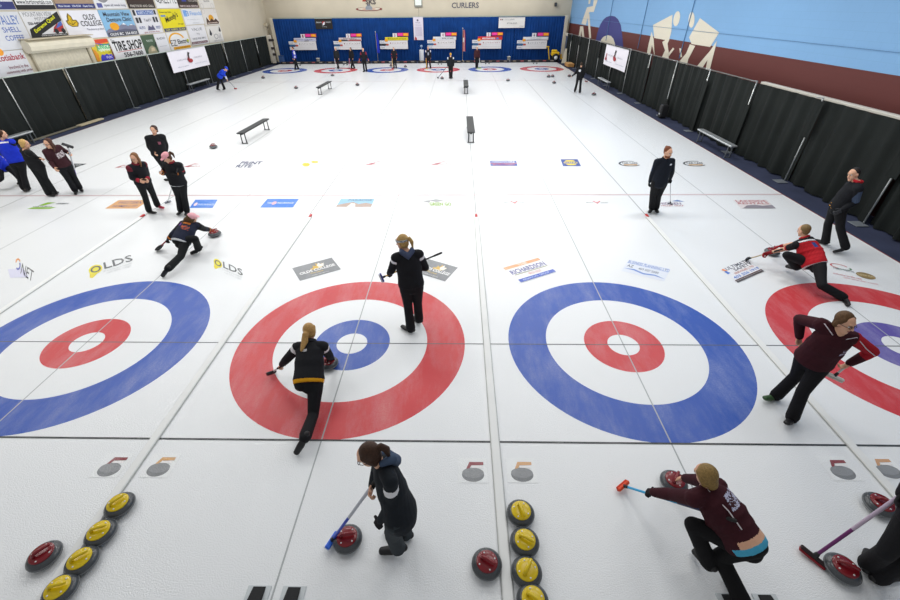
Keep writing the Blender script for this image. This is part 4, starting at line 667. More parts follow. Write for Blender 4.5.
# ------------------------------------------------------------------ people
JN=['pe','sp','nk','hd','sl','el','wl','sr','er','wr','hl','kl','al','tl','hr','kr','ar','tr']
POSE=json.loads('''{"lunge_black":[[4.109,-1.209,0.415],[4.084,-1.002,0.551],[4.063,-0.788,0.695],[4.054,-0.679,0.825],[3.894,-0.834,0.657],[3.701,-0.836,0.451],[3.557,-0.76,0.271],[4.238,-0.813,0.657],[4.237,-0.695,0.405],[4.203,-0.558,0.211],[4.027,-1.256,0.403],[3.95,-0.861,0.459],[4.017,-1.021,0.09],[3.988,-0.839,0.03],[4.195,-1.223,0.376],[4.187,-1.505,0.089],[4.221,-1.896,0.175],[4.132,-2.02,0.051]]
,"headband":[[5.357,0.328,0.941],[5.335,0.392,1.177],[5.311,0.453,1.423],[5.245,0.509,1.564],[5.152,0.386,1.366],[5.052,0.454,1.11],[4.978,0.624,0.952],[5.486,0.472,1.375],[5.57,0.534,1.112],[5.411,0.7,1.031],[5.269,0.32,0.926],[5.279,0.328,0.514],[5.3,0.283,0.105],[5.154,0.389,0.029],[5.447,0.33,0.934],[5.429,0.392,0.528],[5.42,0.493,0.13],[5.323,0.624,0.027]]
,"glasses_pony":[[5.595,-3.196,0.93],[5.533,-3.112,1.151],[5.469,-3.029,1.381],[5.37,-3.041,1.511],[5.555,-3.196,1.407],[5.542,-3.232,1.128],[5.433,-3.253,0.912],[5.41,-2.968,1.221],[5.353,-2.762,1.038],[5.327,-3.0,0.998],[5.575,-3.272,0.96],[5.498,-3.209,0.56],[5.503,-3.14,0.153],[5.338,-3.127,0.049],[5.62,-3.142,0.864],[5.536,-3.003,0.49],[5.551,-2.973,0.084],[5.368,-2.94,0.03]]
,"hack":[[8.606,-3.24,0.581],[8.485,-3.068,0.705],[8.361,-2.892,0.838],[8.311,-2.86,0.988],[8.208,-2.986,0.829],[8.151,-2.831,0.612],[8.064,-2.706,0.429],[8.513,-2.834,0.772],[8.501,-2.648,0.552],[8.494,-2.503,0.353],[8.604,-3.211,0.495],[8.243,-3.08,0.548],[8.423,-3.244,0.208],[8.42,-3.103,0.072],[8.634,-3.29,0.65],[8.51,-3.234,0.286],[8.64,-3.516,0.073],[8.631,-3.323,0.099]]
,"maroon":[[10.45,-1.229,0.867],[10.44,-1.263,1.106],[10.429,-1.304,1.354],[10.413,-1.315,1.517],[10.601,-1.333,1.309],[10.839,-1.411,1.172],[10.735,-1.374,0.956],[10.308,-1.188,1.386],[10.294,-0.925,1.262],[10.364,-0.982,1.03],[10.508,-1.297,0.867],[10.403,-1.389,0.481],[10.421,-1.457,0.076],[10.269,-1.57,0.109],[10.39,-1.167,0.884],[10.485,-1.132,0.485],[10.44,-1.095,0.077],[10.259,-1.158,0.094]]
,"redman":[[12.808,1.844,0.413],[12.782,2.044,0.565],[12.746,2.243,0.731],[12.694,2.301,0.878],[12.585,2.164,0.647],[12.587,2.375,0.444],[12.366,2.437,0.321],[12.911,2.304,0.667],[12.868,2.533,0.48],[12.779,2.72,0.326],[12.784,1.934,0.397],[12.395,2.051,0.491],[12.727,2.092,0.212],[12.724,2.274,0.114],[12.82,1.758,0.452],[12.713,1.383,0.237],[13.072,1.268,0.071],[13.038,1.068,0.026]]
,"official":[[14.034,3.28,0.952],[14.061,3.258,1.21],[14.071,3.231,1.478],[13.997,3.315,1.616],[14.004,3.059,1.412],[14.114,3.077,1.132],[13.901,3.03,0.99],[14.125,3.397,1.391],[14.208,3.449,1.106],[13.992,3.367,0.987],[14.009,3.192,0.941],[14.176,3.131,0.535],[14.395,3.015,0.169],[14.219,2.988,0.064],[14.056,3.371,0.938],[14.129,3.395,0.507],[14.294,3.409,0.101],[14.152,3.553,0.044]]
,"walker":[[10.98,4.91,0.928],[10.975,4.927,1.189],[10.959,4.93,1.459],[10.951,4.868,1.62],[11.142,4.933,1.406],[11.256,5.006,1.136],[11.329,5.127,0.917],[10.777,4.917,1.398],[10.776,4.971,1.1],[10.812,5.065,0.86],[11.073,4.912,0.906],[11.124,5.06,0.495],[11.246,5.243,0.115],[11.214,5.042,0.08],[10.888,4.904,0.909],[10.976,5.044,0.501],[11.125,5.215,0.125],[11.012,5.048,0.079]]
,"edge_arm":[[9.963,-3.257,0.919],[9.986,-3.222,1.165],[10.01,-3.186,1.419],[10.025,-3.181,1.584],[9.938,-3.03,1.356],[10.064,-2.894,1.133],[9.895,-3.023,1.002],[10.073,-3.354,1.387],[10.033,-3.415,1.106],[10.117,-3.395,0.872],[9.92,-3.179,0.908],[9.858,-3.269,0.501],[9.982,-3.203,0.104],[10.117,-3.074,0.032],[10.006,-3.336,0.926],[10.033,-3.299,0.509],[10.026,-3.3,0.089],[10.216,-3.283,0.03]]
,"maroon_left":[[-5.043,6.466,0.906],[-5.009,6.401,1.144],[-4.956,6.31,1.382],[-4.904,6.235,1.521],[-4.913,6.485,1.351],[-5.026,6.709,1.205],[-4.809,6.591,1.166],[-5.026,6.155,1.321],[-5.126,6.229,1.057],[-4.97,6.092,0.919],[-4.984,6.535,0.898],[-5.098,6.646,0.507],[-5.224,6.772,0.124],[-5.082,6.645,0.068],[-5.106,6.402,0.896],[-5.163,6.495,0.489],[-5.263,6.622,0.1],[-5.149,6.467,0.05]]
,"blonde_left":[[-5.655,6.304,0.891],[-5.627,6.253,1.125],[-5.58,6.183,1.36],[-5.528,6.209,1.512],[-5.736,6.255,1.31],[-5.782,6.427,1.091],[-5.787,6.526,0.87],[-5.438,6.094,1.303],[-5.543,6.279,1.117],[-5.319,6.189,1.141],[-5.742,6.297,0.896],[-5.806,6.336,0.494],[-5.861,6.374,0.09],[-5.68,6.317,0.053],[-5.569,6.315,0.894],[-5.723,6.407,0.527],[-5.719,6.417,0.118],[-5.784,6.577,0.03]]
,"blue_left":[[-6.516,6.66,0.946],[-6.538,6.677,1.211],[-6.544,6.688,1.487],[-6.479,6.659,1.649],[-6.73,6.676,1.438],[-6.895,6.778,1.199],[-6.989,6.858,0.964],[-6.355,6.684,1.453],[-6.519,6.738,1.197],[-6.608,6.796,0.954],[-6.603,6.628,0.919],[-6.792,6.733,0.527],[-6.95,6.789,0.113],[-6.799,6.648,0.071],[-6.424,6.689,0.931],[-6.609,6.692,0.523],[-6.805,6.753,0.127],[-6.91,6.915,0.04]]
,"blue_edge":[[-7.657,7.217,0.579],[-7.591,7.115,0.794],[-7.521,7.002,1.013],[-7.57,7.025,1.174],[-7.691,7.058,0.957],[-7.885,7.211,1.108],[-7.947,7.156,0.872],[-7.354,6.99,0.932],[-7.517,6.983,0.689],[-7.562,6.901,0.451],[-7.73,7.162,0.589],[-7.542,6.863,0.361],[-7.927,6.82,0.19],[-7.992,6.946,0.049],[-7.585,7.268,0.595],[-7.251,7.068,0.436],[-7.436,7.3,0.136],[-7.619,7.31,0.054]]
,"blackcoat":[[-2.835,7.392,0.897],[-2.818,7.42,1.145],[-2.789,7.432,1.403],[-2.752,7.442,1.565],[-2.653,7.539,1.343],[-2.721,7.65,1.083],[-2.691,7.464,0.92],[-2.93,7.322,1.359],[-3.055,7.391,1.105],[-2.891,7.247,0.984],[-2.786,7.466,0.88],[-2.866,7.65,0.51],[-2.929,7.797,0.12],[-2.857,7.634,0.03],[-2.883,7.315,0.884],[-2.964,7.503,0.516],[-2.997,7.636,0.118],[-3.176,7.642,0.03]]
,"redblack":[[-1.88,5.072,0.886],[-1.833,5.027,1.122],[-1.765,4.96,1.357],[-1.713,4.929,1.51],[-1.707,5.12,1.299],[-1.783,5.194,1.033],[-1.667,4.986,0.977],[-1.846,4.807,1.309],[-1.951,4.866,1.05],[-1.727,4.778,1.011],[-1.851,5.155,0.873],[-1.939,5.294,0.493],[-2.064,5.439,0.125],[-1.892,5.362,0.074],[-1.911,4.991,0.882],[-2.019,5.09,0.495],[-2.123,5.144,0.099],[-1.943,5.083,0.057]]
,"pinkcap":[[-0.909,4.955,0.887],[-0.893,4.948,1.132],[-0.86,4.932,1.383],[-0.873,4.871,1.534],[-0.686,4.929,1.335],[-0.775,5.086,1.115],[-0.797,4.847,1.162],[-1.029,4.949,1.331],[-1.215,5.003,1.124],[-1.119,4.792,1.202],[-0.824,4.971,0.873],[-0.972,5.067,0.499],[-1.084,5.11,0.103],[-1.028,4.927,0.067],[-0.997,4.939,0.877],[-1.126,5.06,0.503],[-1.255,5.122,0.114],[-1.233,4.932,0.075]]
,"pinklunge":[[0.189,2.77,0.408],[0.236,2.96,0.543],[0.277,3.183,0.644],[0.368,3.12,0.763],[0.101,3.155,0.622],[0.005,2.908,0.533],[-0.184,2.935,0.384],[0.436,3.12,0.587],[0.398,3.34,0.415],[0.378,3.551,0.296],[0.102,2.782,0.419],[0.506,2.769,0.463],[0.353,2.961,0.136],[0.198,2.91,0.03],[0.273,2.796,0.419],[0.29,2.444,0.229],[0.242,2.047,0.178],[0.11,1.985,0.048]]
,"bluecrouch":[[-9.195,24.51,0.851],[-9.004,24.497,1.021],[-8.803,24.505,1.194],[-8.651,24.507,1.275],[-8.829,24.686,1.157],[-9.051,24.715,0.965],[-8.875,24.604,0.814],[-8.862,24.33,1.166],[-8.864,24.527,0.946],[-8.755,24.432,0.733],[-9.209,24.421,0.836],[-9.441,24.579,0.508],[-9.657,24.65,0.142],[-9.64,24.835,0.055],[-9.208,24.601,0.844],[-9.343,24.835,0.51],[-9.381,25.006,0.117],[-9.544,25.097,0.034]]
,"far1":[[-7.912,35.416,0.916],[-7.914,35.416,1.162],[-7.915,35.416,1.418],[-7.938,35.404,1.58],[-7.84,35.258,1.371],[-7.778,35.233,1.092],[-7.862,35.195,0.863],[-7.991,35.573,1.371],[-8.017,35.63,1.091],[-8.089,35.569,0.862],[-7.877,35.334,0.912],[-7.926,35.324,0.498],[-8.012,35.317,0.091],[-8.004,35.128,0.03],[-7.947,35.498,0.912],[-7.899,35.489,0.498],[-7.81,35.497,0.091],[-7.993,35.453,0.03]]
,"far2":[[-4.433,35.942,0.852],[-4.432,35.942,1.081],[-4.433,35.942,1.319],[-4.436,35.916,1.468],[-4.275,35.903,1.275],[-4.216,35.92,1.015],[-4.244,35.838,0.802],[-4.59,35.98,1.275],[-4.64,36.004,1.014],[-4.643,35.916,0.801],[-4.353,35.921,0.849],[-4.384,35.907,0.463],[-4.455,35.888,0.084],[-4.347,35.75,0.03],[-4.513,35.963,0.849],[-4.479,35.966,0.463],[-4.405,35.985,0.084],[-4.525,35.856,0.03]]
,"far3":[[-3.125,35.861,0.848],[-3.126,35.862,1.077],[-3.127,35.862,1.315],[-3.137,35.843,1.465],[-2.988,35.777,1.272],[-2.924,35.787,1.014],[-2.975,35.714,0.802],[-3.264,35.948,1.272],[-3.319,35.981,1.013],[-3.34,35.894,0.801],[-3.058,35.813,0.844],[-3.138,35.82,0.465],[-3.251,35.836,0.094],[-3.137,35.706,0.03],[-3.191,35.91,0.842],[-3.114,35.891,0.463],[-3.006,35.873,0.091],[-3.169,35.813,0.03]]
,"far4":[[-1.646,33.725,0.907],[-1.646,33.724,1.151],[-1.647,33.723,1.404],[-1.645,33.698,1.564],[-1.474,33.729,1.357],[-1.389,33.72,1.085],[-1.296,33.703,0.859],[-1.819,33.717,1.356],[-1.909,33.696,1.087],[-2.013,33.64,0.872],[-1.557,33.728,0.906],[-1.55,33.718,0.494],[-1.554,33.76,0.085],[-1.523,33.574,0.03],[-1.734,33.722,0.905],[-1.736,33.703,0.494],[-1.726,33.661,0.084],[-1.797,33.487,0.03]]
,"far5":[[0.594,35.603,0.853],[0.594,35.604,1.082],[0.594,35.605,1.32],[0.594,35.575,1.469],[0.756,35.606,1.276],[0.809,35.623,1.015],[0.797,35.537,0.802],[0.432,35.603,1.276],[0.38,35.623,1.015],[0.391,35.538,0.802],[0.677,35.604,0.851],[0.683,35.607,0.464],[0.683,35.658,0.081],[0.707,35.483,0.03],[0.511,35.603,0.851],[0.504,35.588,0.465],[0.505,35.558,0.08],[0.464,35.386,0.03]]
,"far6":[[3.51,35.461,0.881],[3.509,35.461,1.117],[3.509,35.462,1.363],[3.513,35.433,1.517],[3.676,35.479,1.317],[3.729,35.504,1.048],[3.726,35.415,0.828],[3.343,35.444,1.317],[3.288,35.461,1.048],[3.308,35.374,0.828],[3.595,35.47,0.878],[3.617,35.472,0.479],[3.666,35.493,0.084],[3.652,35.311,0.03],[3.425,35.452,0.878],[3.404,35.431,0.479],[3.355,35.42,0.083],[3.413,35.247,0.03]]
,"far7":[[5.509,29.413,0.89],[5.509,29.412,1.129],[5.509,29.412,1.377],[5.509,29.442,1.533],[5.34,29.412,1.331],[5.285,29.392,1.059],[5.297,29.482,0.836],[5.678,29.413,1.331],[5.732,29.392,1.059],[5.721,29.481,0.836],[5.423,29.412,0.887],[5.423,29.411,0.484],[5.453,29.383,0.083],[5.395,29.558,0.03],[5.596,29.413,0.888],[5.597,29.426,0.485],[5.564,29.434,0.083],[5.638,29.603,0.03]]
,"far8":[[7.644,35.455,0.852],[7.644,35.455,1.081],[7.645,35.455,1.319],[7.645,35.429,1.469],[7.806,35.444,1.275],[7.858,35.477,1.015],[7.848,35.391,0.802],[7.483,35.466,1.275],[7.428,35.475,1.014],[7.442,35.389,0.801],[7.726,35.448,0.849],[7.72,35.417,0.463],[7.684,35.366,0.081],[7.812,35.245,0.03],[7.561,35.461,0.85],[7.569,35.473,0.464],[7.602,35.536,0.084],[7.553,35.367,0.03]]
,"far9":[[13.383,23.146,0.876],[13.381,23.143,1.112],[13.378,23.14,1.358],[13.385,23.162,1.513],[13.217,23.187,1.312],[13.114,23.186,1.056],[12.955,23.258,0.895],[13.539,23.095,1.315],[13.608,23.099,1.048],[13.6,23.186,0.827],[13.304,23.177,0.871],[13.297,23.251,0.478],[13.285,23.36,0.094],[13.227,23.191,0.03],[13.463,23.115,0.872],[13.482,23.068,0.475],[13.501,22.992,0.083],[13.516,23.173,0.03]]}''')
def unit(v): v=np.array(v,float); return v/(np.linalg.norm(v)+1e-9)
skin_l=mat('skin_light',S('d9a98c'),.5,var=.05,scale=20,spec=.3)
shoe_b=mat('shoe_black',S('1b1b1d'),.5,var=.1,scale=40); 
def hair_m(h):
    return mat('hair_'+h,S(h),.55,var=.35,scale=70,bump=.4,bscale=120,spec=.3)
def pattern(base,ink):
    n='print_%s_%s'%(base,ink)
    if n in MATS: return MATS[n]
    m=bpy.data.materials.new(n); m.use_nodes=True; nt=m.node_tree; N=nt.nodes; L=nt.links; b=N['Principled BSDF']
    tc=N.new('ShaderNodeTexCoord'); w=N.new('ShaderNodeTexWave'); w.inputs['Scale'].default_value=9; w.inputs['Distortion'].default_value=6; w.inputs['Detail Scale'].default_value=6; w.bands_direction='Z'
    L.new(tc.outputs['Object'],w.inputs['Vector']); r=N.new('ShaderNodeValToRGB'); r.color_ramp.elements[0].position=.45; r.color_ramp.elements[1].position=.55
    r.color_ramp.elements[0].color=S(base)+(1,); r.color_ramp.elements[1].color=S(ink)+(1,); L.new(w.outputs['Fac'],r.inputs[0]); L.new(r.outputs[0],b.inputs['Base Color']); b.inputs['Roughness'].default_value=.8
    MATS[n]=m; return m
def person(key,label,look,s=1.,vox=.009,group=None,jk='1d1f23',tr_='1b1c1f',zones=(),hair=('long','5a3a22'),glove=(None,None),shoe=('1b1b1d','1b1b1d'),
           hood=None,collar=None,glasses=False,cap=None,hband=None,beard=None,female=True,hand_n=(None,None),hand_d=(None,None),curl=(.55,.55),up=None,sleeve='long',extra=None,piping=None,skin=None,bag=.0,tr_zones=()):
    sk=skin or skin_l
    J={n:np.array(p) for n,p in zip(JN,POSE[key])}
    base=np.array([(J['al'][0]+J['ar'][0])/2,(J['al'][1]+J['ar'][1])/2,0.])
    t=thing('person',label,'person',tuple(base),group)
    pe,nk,hd=J['pe'],J['nk'],J['hd']; far=vox>=.016
    spine=unit(nk-pe); lp=unit(J['hl']-J['hr']); ls=unit(J['sl']-J['sr']); fp=np.cross(spine,-lp); fp=unit(fp)
    # lateral = towards the person's left;  forward = spine x ... (left x up = forward for a right-handed frame: fwd = left x up)
    fsh=unit(np.cross(ls,spine)); fpv=unit(np.cross(lp,spine))
    # spine curve
    def sp(u): return (1-u)**2*pe+2*u*(1-u)*(2*J['sp']-.5*(pe+nk))+u*u*nk
    f_=1 if female else 1.06
    secs=[(-.17,.09,.085),(-.08,.155,.112),(.04,.165*(1 if female else .96),.118),(.16,.155,.112),(.32,.135*f_,.1),(.5,.14*f_,.105),(.66,.158*f_,.115),(.8,.165*f_,.105),(.91,.125*f_,.082),(1.0,.072,.066)]
    def torso(mb,inf,lo,hi,flat=0.):
        P=[];R=[];Lt=[]
        for u,a,b in secs:
            if u<lo or u>hi: continue
            c=sp(u) if u>=0 else pe+(pe-sp(.2))/.2*(-u)
            m=max(0,min(1,(u-.1)/.7)); P.append(c); R.append(((a+inf+flat*(.03 if .2<u<.6 else (.016 if u<.2 else 0)))*s,(b+inf+flat*(.022 if .2<u<.6 else (.018 if u<.2 else 0)))*s)); Lt.append(unit(lp*(1-m)+ls*m))
        mb.loft(P,R,lat=Lt,seg=20,roundcap=inf<.02)
        if hi>=.9:
            for q in('sl','sr'): mb.loft([nk-spine*.03*s,(nk-spine*.045*s+J[q])/2,J[q]],[.06*s+inf*.6,.062*s+inf*.8,.056*s+inf],seg=12)
    def limb(mb,a,b,prof,inf=0):
        n=len(prof); P=[a+(b-a)*u for u,_ in prof]; mb.loft(P,[r*s+inf for _,r in prof],seg=14)
    def arm(mb,S_,inf,fa=True,ua=1.):
        sh,e,w=J['s'+S_],J['e'+S_],J['w'+S_]
        limb(mb,sh,sh+(e-sh)*ua,[(0,.052),(.3,.05),(.7,.043),(1,.04)],inf)
        if fa: limb(mb,e,w,[(0,.041),(.25,.043),(.7,.034),(1,.027)],inf*.8)
    def leg(mb,S_,inf,flare=0.):
        h,k,a=J['h'+S_],J['k'+S_],J['a'+S_]
        limb(mb,h,k,[(0,.088),(.2,.086),(.6,.068),(1,.056)],inf)
        limb(mb,k,a,[(0,.056),(.3,.056),(.65,.045+flare*.5),(1,.036+flare)],inf)
    # head frame
    U_=unit(hd-nk)*.45+np.array([0,0,.55]) if up is None else np.array(up,float)
    F_=unit(look); U_=unit(U_-F_*(U_@F_)); F_=unit(F_); L_=np.cross(U_,F_); AX_=[-L_,F_,U_]   # right, fwd, up
    hs=s*.98
    def H(l,f,u): return hd+(L_*l+F_*f+U_*u)*hs
    body=MB()
    torso(body,0,-.2,1.01)
    for S_ in'lr': arm(body,S_,0); leg(body,S_,0)
    body.loft([nk-spine*.05*s,nk+(H(0,-.01,-.06)-nk)*.6,H(0,-.012,-.06)],[.062*s,.052*s,.05*s],seg=12)
    body.ell(H(0,-.005,.03),AX_,(.074*hs,.094*hs,.088*hs),18,12)
    body.ell(H(0,.026,-.045),AX_,(.057*hs,.064*hs,.07*hs),16,10)
    body.ell(H(0,.058,-.098),AX_,(.03*hs,.028*hs,.024*hs))
    if not far:
        body.loft([H(0,.086,.022),H(0,.098,-.005),H(0,.108,-.024)],[.0095*hs,.011*hs,.0145*hs],seg=8)
        body.ell(H(0,.078,.035),AX_,(.05*hs,.018*hs,.014*hs))
        for q in(-1,1): body.ell(H(q*.076,-.004,-.008),AX_,(.011*hs,.021*hs,.032*hs))
    # hands and feet
    HD={}
    for i,S_ in enumerate('lr'):
        w=J['w'+S_]; d=unit(w-J['e'+S_]) if hand_d[i] is None else unit(hand_d[i])
        n=(pe+spine*.1-w) if hand_n[i] is None else np.array(hand_n[i],float)
        n=unit(n-d*(n@d)); th=np.cross(d,n)*(-1 if S_=='l' else 1); HD[S_]=(w,d,n,th)
    def hand(mb,S_,inf,cu):
        w,d,n,th=HD[S_]; k=s
        mb.loft([w-d*.02*k,w+d*.03*k,w+d*.085*k],[(.03*k+inf,.022*k+inf),(.038*k+inf,.018*k+inf),(.041*k+inf,.015*k+inf)],lat=th,seg=12)
        for off,ln in((.031,.068),(.0105,.078),(-.0105,.072),(-.031,.056)):
            p=w+d*.088*k+th*off*k; P=[p]; dd=d.copy(); 
            for seg_,fr in enumerate((.45,.32,.27)):
                a=cu*(.8,1.0,.8)[seg_]; dd=unit(dd*math.cos(a)+np.cross(np.cross(d,n),dd)*math.sin(a)); P.append(P[-1]+dd*ln*fr*k)
            mb.loft(P,[.0092*k+inf,.0088*k+inf,.0082*k+inf,.007*k+inf],seg=8)
        p=w+d*.03*k+th*.033*k; q=p+unit(d*.62+th*.7+n*.3)*.042*k; r=q+unit(d*.8+th*.15+n*(.2+cu*.6))*.034*k
        mb.loft([p-th*.012*k,p,q,r],[.013*k+inf,.0125*k+inf,.0105*k+inf,.0085*k+inf],seg=8)
    def foot(mb,S_,inf):
        a,to,kn=J['a'+S_],J['t'+S_],J['k'+S_]
        fd=unit(to-a); sh=unit(a-kn); dn=unit(sh-fd*(sh@fd)); 
        heel=a-fd*.045*s+dn*.045*s; lat_=np.cross(fd,dn)
        # keep the sole on the ice when the foot is flat
        P=[heel,a+fd*.03*s+dn*.045*s,a+fd*.11*s+dn*.042*s,to+fd*.02*s+dn*.008*s]
        for p in P: p[2]=max(p[2],.036*s)
        mb.loft(P,[(.034*s+inf,.034*s+inf),(.036*s+inf,.034*s+inf),(.044*s+inf,.03*s+inf),(.036*s+inf,.024*s+inf)],lat=lat_,seg=12)
        mb.loft([a-sh*.02*s,a+dn*.03*s],[.042*s+inf,.04*s+inf],seg=12)
    for i,S_ in enumerate('lr'): hand(body,S_,0,curl[i]); foot(body,S_,-.004)
    b=mesh_obj('body',remesh(body,max(vox*.75,.0065),4,base),sk,t)
    # face
    if not far:
        for q in(-1,1):
            e=MB().ell(H(q*.031,.077,.006),AX_,(.0135*hs,.0115*hs,.0095*hs),12,8).build('eye',[M('e8e6e2',.3),M('2c2420',.3)],t,True)
            for p in e.data.polygons:
                c=np.array(p.center)+base-H(q*.031,.077,.006)
                if c@F_>.0085*hs: p.material_index=1
            MB().loft([H(q*.014,.09,.026),H(q*.032,.088,.031),H(q*.048,.076,.026)],[.0035*hs]*3,seg=6).build('eyebrow',hair_m(beard or hair[1]),t,True)
        MB().ell(H(0,.082,-.062),AX_,(.023*hs,.011*hs,.0075*hs)).build('lips',M('a8605c',.5),t,True)
    if beard:
        m=MB().ell(H(0,.03,-.075),AX_,(.06*hs,.068*hs,.052*hs),16,10); mesh_obj('beard',remesh(m,.008,2,base),hair_m(beard),t)
    # hair
    hm=MB(); st,hc=hair
    if st in('short','bun'):
        hm.ell(H(0,-.028,.044),AX_,(.081*hs,.09*hs,.09*hs),18,12); hm.ell(H(0,-.045,.0),AX_,(.07*hs,.058*hs,.07*hs))
        if st=='bun': hm.ell(H(0,-.09,.085),AX_,(.034*hs,.036*hs,.034*hs))
    else:
        hm.ell(H(0,-.03,.042),AX_,(.085*hs,.094*hs,.095*hs),18,12); hm.ell(H(0,-.045,-.01),AX_,(.076*hs,.062*hs,.085*hs))
        for q in(-1,1): hm.loft([H(q*.062,.015,.07),H(q*.076,-.016,.01),H(q*.07,-.035,-.05)],[(.02*hs,.03*hs)]*3,lat=L_,seg=8)
        if st=='long':
            for q in(-1,1): hm.loft([H(q*.07,.0,.02),H(q*.08,-.005,-.06),H(q*.085,.01,-.14),H(q*.08,.035,-.21)],[(.02*hs,.036*hs),(.022*hs,.04*hs),(.022*hs,.036*hs),(.012*hs,.02*hs)],lat=L_,seg=10)
            hm.loft([H(0,-.06,.02),H(0,-.085,-.08),H(0,-.1,-.19)],[(.07*hs,.035*hs),(.078*hs,.03*hs),(.05*hs,.018*hs)],lat=L_,seg=12)
        if st=='bob': hm.loft([H(0,-.05,.02),H(0,-.06,-.07)],[(.076*hs,.06*hs),(.06*hs,.045*hs)],lat=L_,seg=12)
        if st=='pony':
            g=np.array([0,0,-1.]); a0=H(0,-.1,.05); a1=a0-F_*.045*hs+U_*.012*hs; a2=a1+unit(g-F_*.7)*.07*hs; a3=a2+unit(g*1.2-F_*.15+spine*.0)*.1*hs
            hm.loft([a0,a1,a2,a3],[.024*hs,.03*hs,.034*hs,.014*hs],seg=10)
        if st=='ponylong':
            a0=H(0,-.095,.02); a1=a0-F_*.04*hs-U_*.01*hs; a2=nk+fsh*(-.125)*s+ls*.04*s-spine*.0; a3=a2-spine*.13*s+ls*.03*s-fsh*.02*s
            hm.loft([a0,a1,a2,a3],[.034*hs,.042*hs,.05*hs,.022*hs],seg=10)
    ho=mesh_obj('hair',remesh(hm,max(vox,.008),3,base),hair_m(hc),t)
    if cap:
        m=MB().ell(H(0,-.006,.065),AX_,(.089*hs,.108*hs,.082*hs),18,12); m.loft([H(0,.06,.062),H(0,.15,.042)],[(.07*hs,.02*hs),(.055*hs,.008*hs)],lat=L_,seg=12)
        mesh_obj('cap',remesh(m,max(vox,.008),3,base),cloth(cap),t)
    if hband:
        m=MB(); pts=[H(.088*math.cos(a),-.012+.104*math.sin(a),.04+.012*math.sin(a)) for a in [2*math.pi*i/20 for i in range(21)]]; m.loft(pts,[(.008*hs,.026*hs)]*21,lat=None,seg=8)
        mesh_obj('headband',remesh(m,.008,2,base),pattern(hband,'5a6068'),t)
    if glasses:
        m=MB()
        for q in(-1,1):
            pts=[H(q*.032+.021*math.cos(a),.096,.004+.015*math.sin(a)) for a in [2*math.pi*i/14 for i in range(15)]]; m.loft(pts,[.0032*hs]*15,seg=6)
            m.loft([H(q*.054,.094,.008),H(q*.078,.05,.01),H(q*.08,-.005,.004)],[.003*hs]*3,seg=6)
        m.loft([H(-.012,.1,.006),H(.012,.1,.006)],[.003*hs]*2,seg=6); m.build('glasses',M('17171a',.3),t,True)
    # clothing --------------------------------------------------
    inf=.03+bag
    jm=MB(); torso(jm,inf,-.1,1.01,1.)
    for S_ in'lr': arm(jm,S_,.024+bag*.6,sleeve=='long',1. if sleeve=='long' else .72)
    jme=remesh(jm,vox,5,base)
    ms=[cloth(jk)]+[]
    n=len(jme.polygons); C=np.empty(n*3); jme.polygons.foreach_get('center',C); C=C.reshape(-1,3)+base
    bones=[('torso',pe,nk,.15),('ual',J['sl'],J['el'],.062),('fal',J['el'],J['wl'],.05),('uar',J['sr'],J['er'],.062),('far',J['er'],J['wr'],.05)]
    D=[];T_=[]
    for nm_,a,bb,r in bones:
        v=bb-a; u=((C-a)@v)/(v@v); uc=np.clip(u,0,1); D.append(np.linalg.norm(C-a-uc[:,None]*v,axis=1)/r); T_.append(u)
    D=np.array(D);T_=np.array(T_); bi=D.argmin(0); tt=T_[bi,np.arange(n)]; latc=(C-pe)@ls; fwc=((C-pe-np.outer((C-pe)@spine,spine))@fsh)
    mi=np.zeros(n,int); bn=np.array([x[0] for x in bones])[bi]
    for z in zones:
        bs,t0,t1=z[0],z[1],z[2]; k=(tt>=t0)&(tt<t1)&np.isin(bn,bs.split())
        if len(z)>4: k&=(latc>=z[4])&(latc<=z[5])
        if len(z)>6: k&=(fwc>=z[6])&(fwc<=z[7])
        zm=z[3] if not isinstance(z[3],str) else cloth(z[3])
        if zm not in ms: ms.append(zm)
        mi[k]=ms.index(zm)
    jo=mesh_obj('jacket' if sleeve=='long' else 'jersey',jme,ms,t); jme.polygons.foreach_set('material_index',mi.astype(np.int32)); jme.update()
    tm=MB(); torso(tm,.010,-.2,.2)
    for S_ in'lr':
        leg(tm,S_,.018,.026)
        k,a=J['k'+S_],J['a'+S_]; tm.loft([a-(a-k)*.06,a+unit(a-k)*.025*s],[.071*s,.075*s],seg=14)
    tme=remesh(tm,vox,5,base); mesh_obj('trousers',tme,cloth(tr_),t)
    # trouser hems never reach below the ice
    V=np.empty(len(tme.vertices)*3); tme.vertices.foreach_get('co',V); V=V.reshape(-1,3); V[:,2]=np.maximum(V[:,2],.022); tme.vertices.foreach_set('co',V.ravel())
    for i,S_ in enumerate('lr'):
        m=MB(); foot(m,S_,.004); me=remesh(m,vox*.9,3,base)
        V=np.empty(len(me.vertices)*3); me.vertices.foreach_get('co',V); V=V.reshape(-1,3); V[:,2]=np.maximum(V[:,2],.003); me.vertices.foreach_set('co',V.ravel())
        mesh_obj('shoe',me,[mat('shoe_'+shoe[i],S(shoe[i]),.5,var=.1,scale=40)],t)
        if glove[i]:
            m=MB(); hand(m,S_,.004,curl[i]); w,d,_,_=HD[S_]; m.loft([w-d*.045*s,w],[.036*s,.035*s],seg=12)
            mesh_obj('glove',remesh(m,max(vox*.75,.0065),3,base),cloth(glove[i]),t)
    if hood:
        m=MB(); c=nk-fsh*.075*s+spine*.015*s
        m.loft([nk+ls*.085*s+spine*.045*s+fsh*.02*s,c+ls*.08*s+spine*.02*s,c-fsh*.03*s-spine*.05*s,c-ls*.08*s+spine*.02*s,nk-ls*.085*s+spine*.045*s+fsh*.02*s],[.03*s,.045*s,.06*s,.045*s,.03*s],seg=12)
        mesh_obj('hood',remesh(m,vox,4,base),cloth(hood),t)
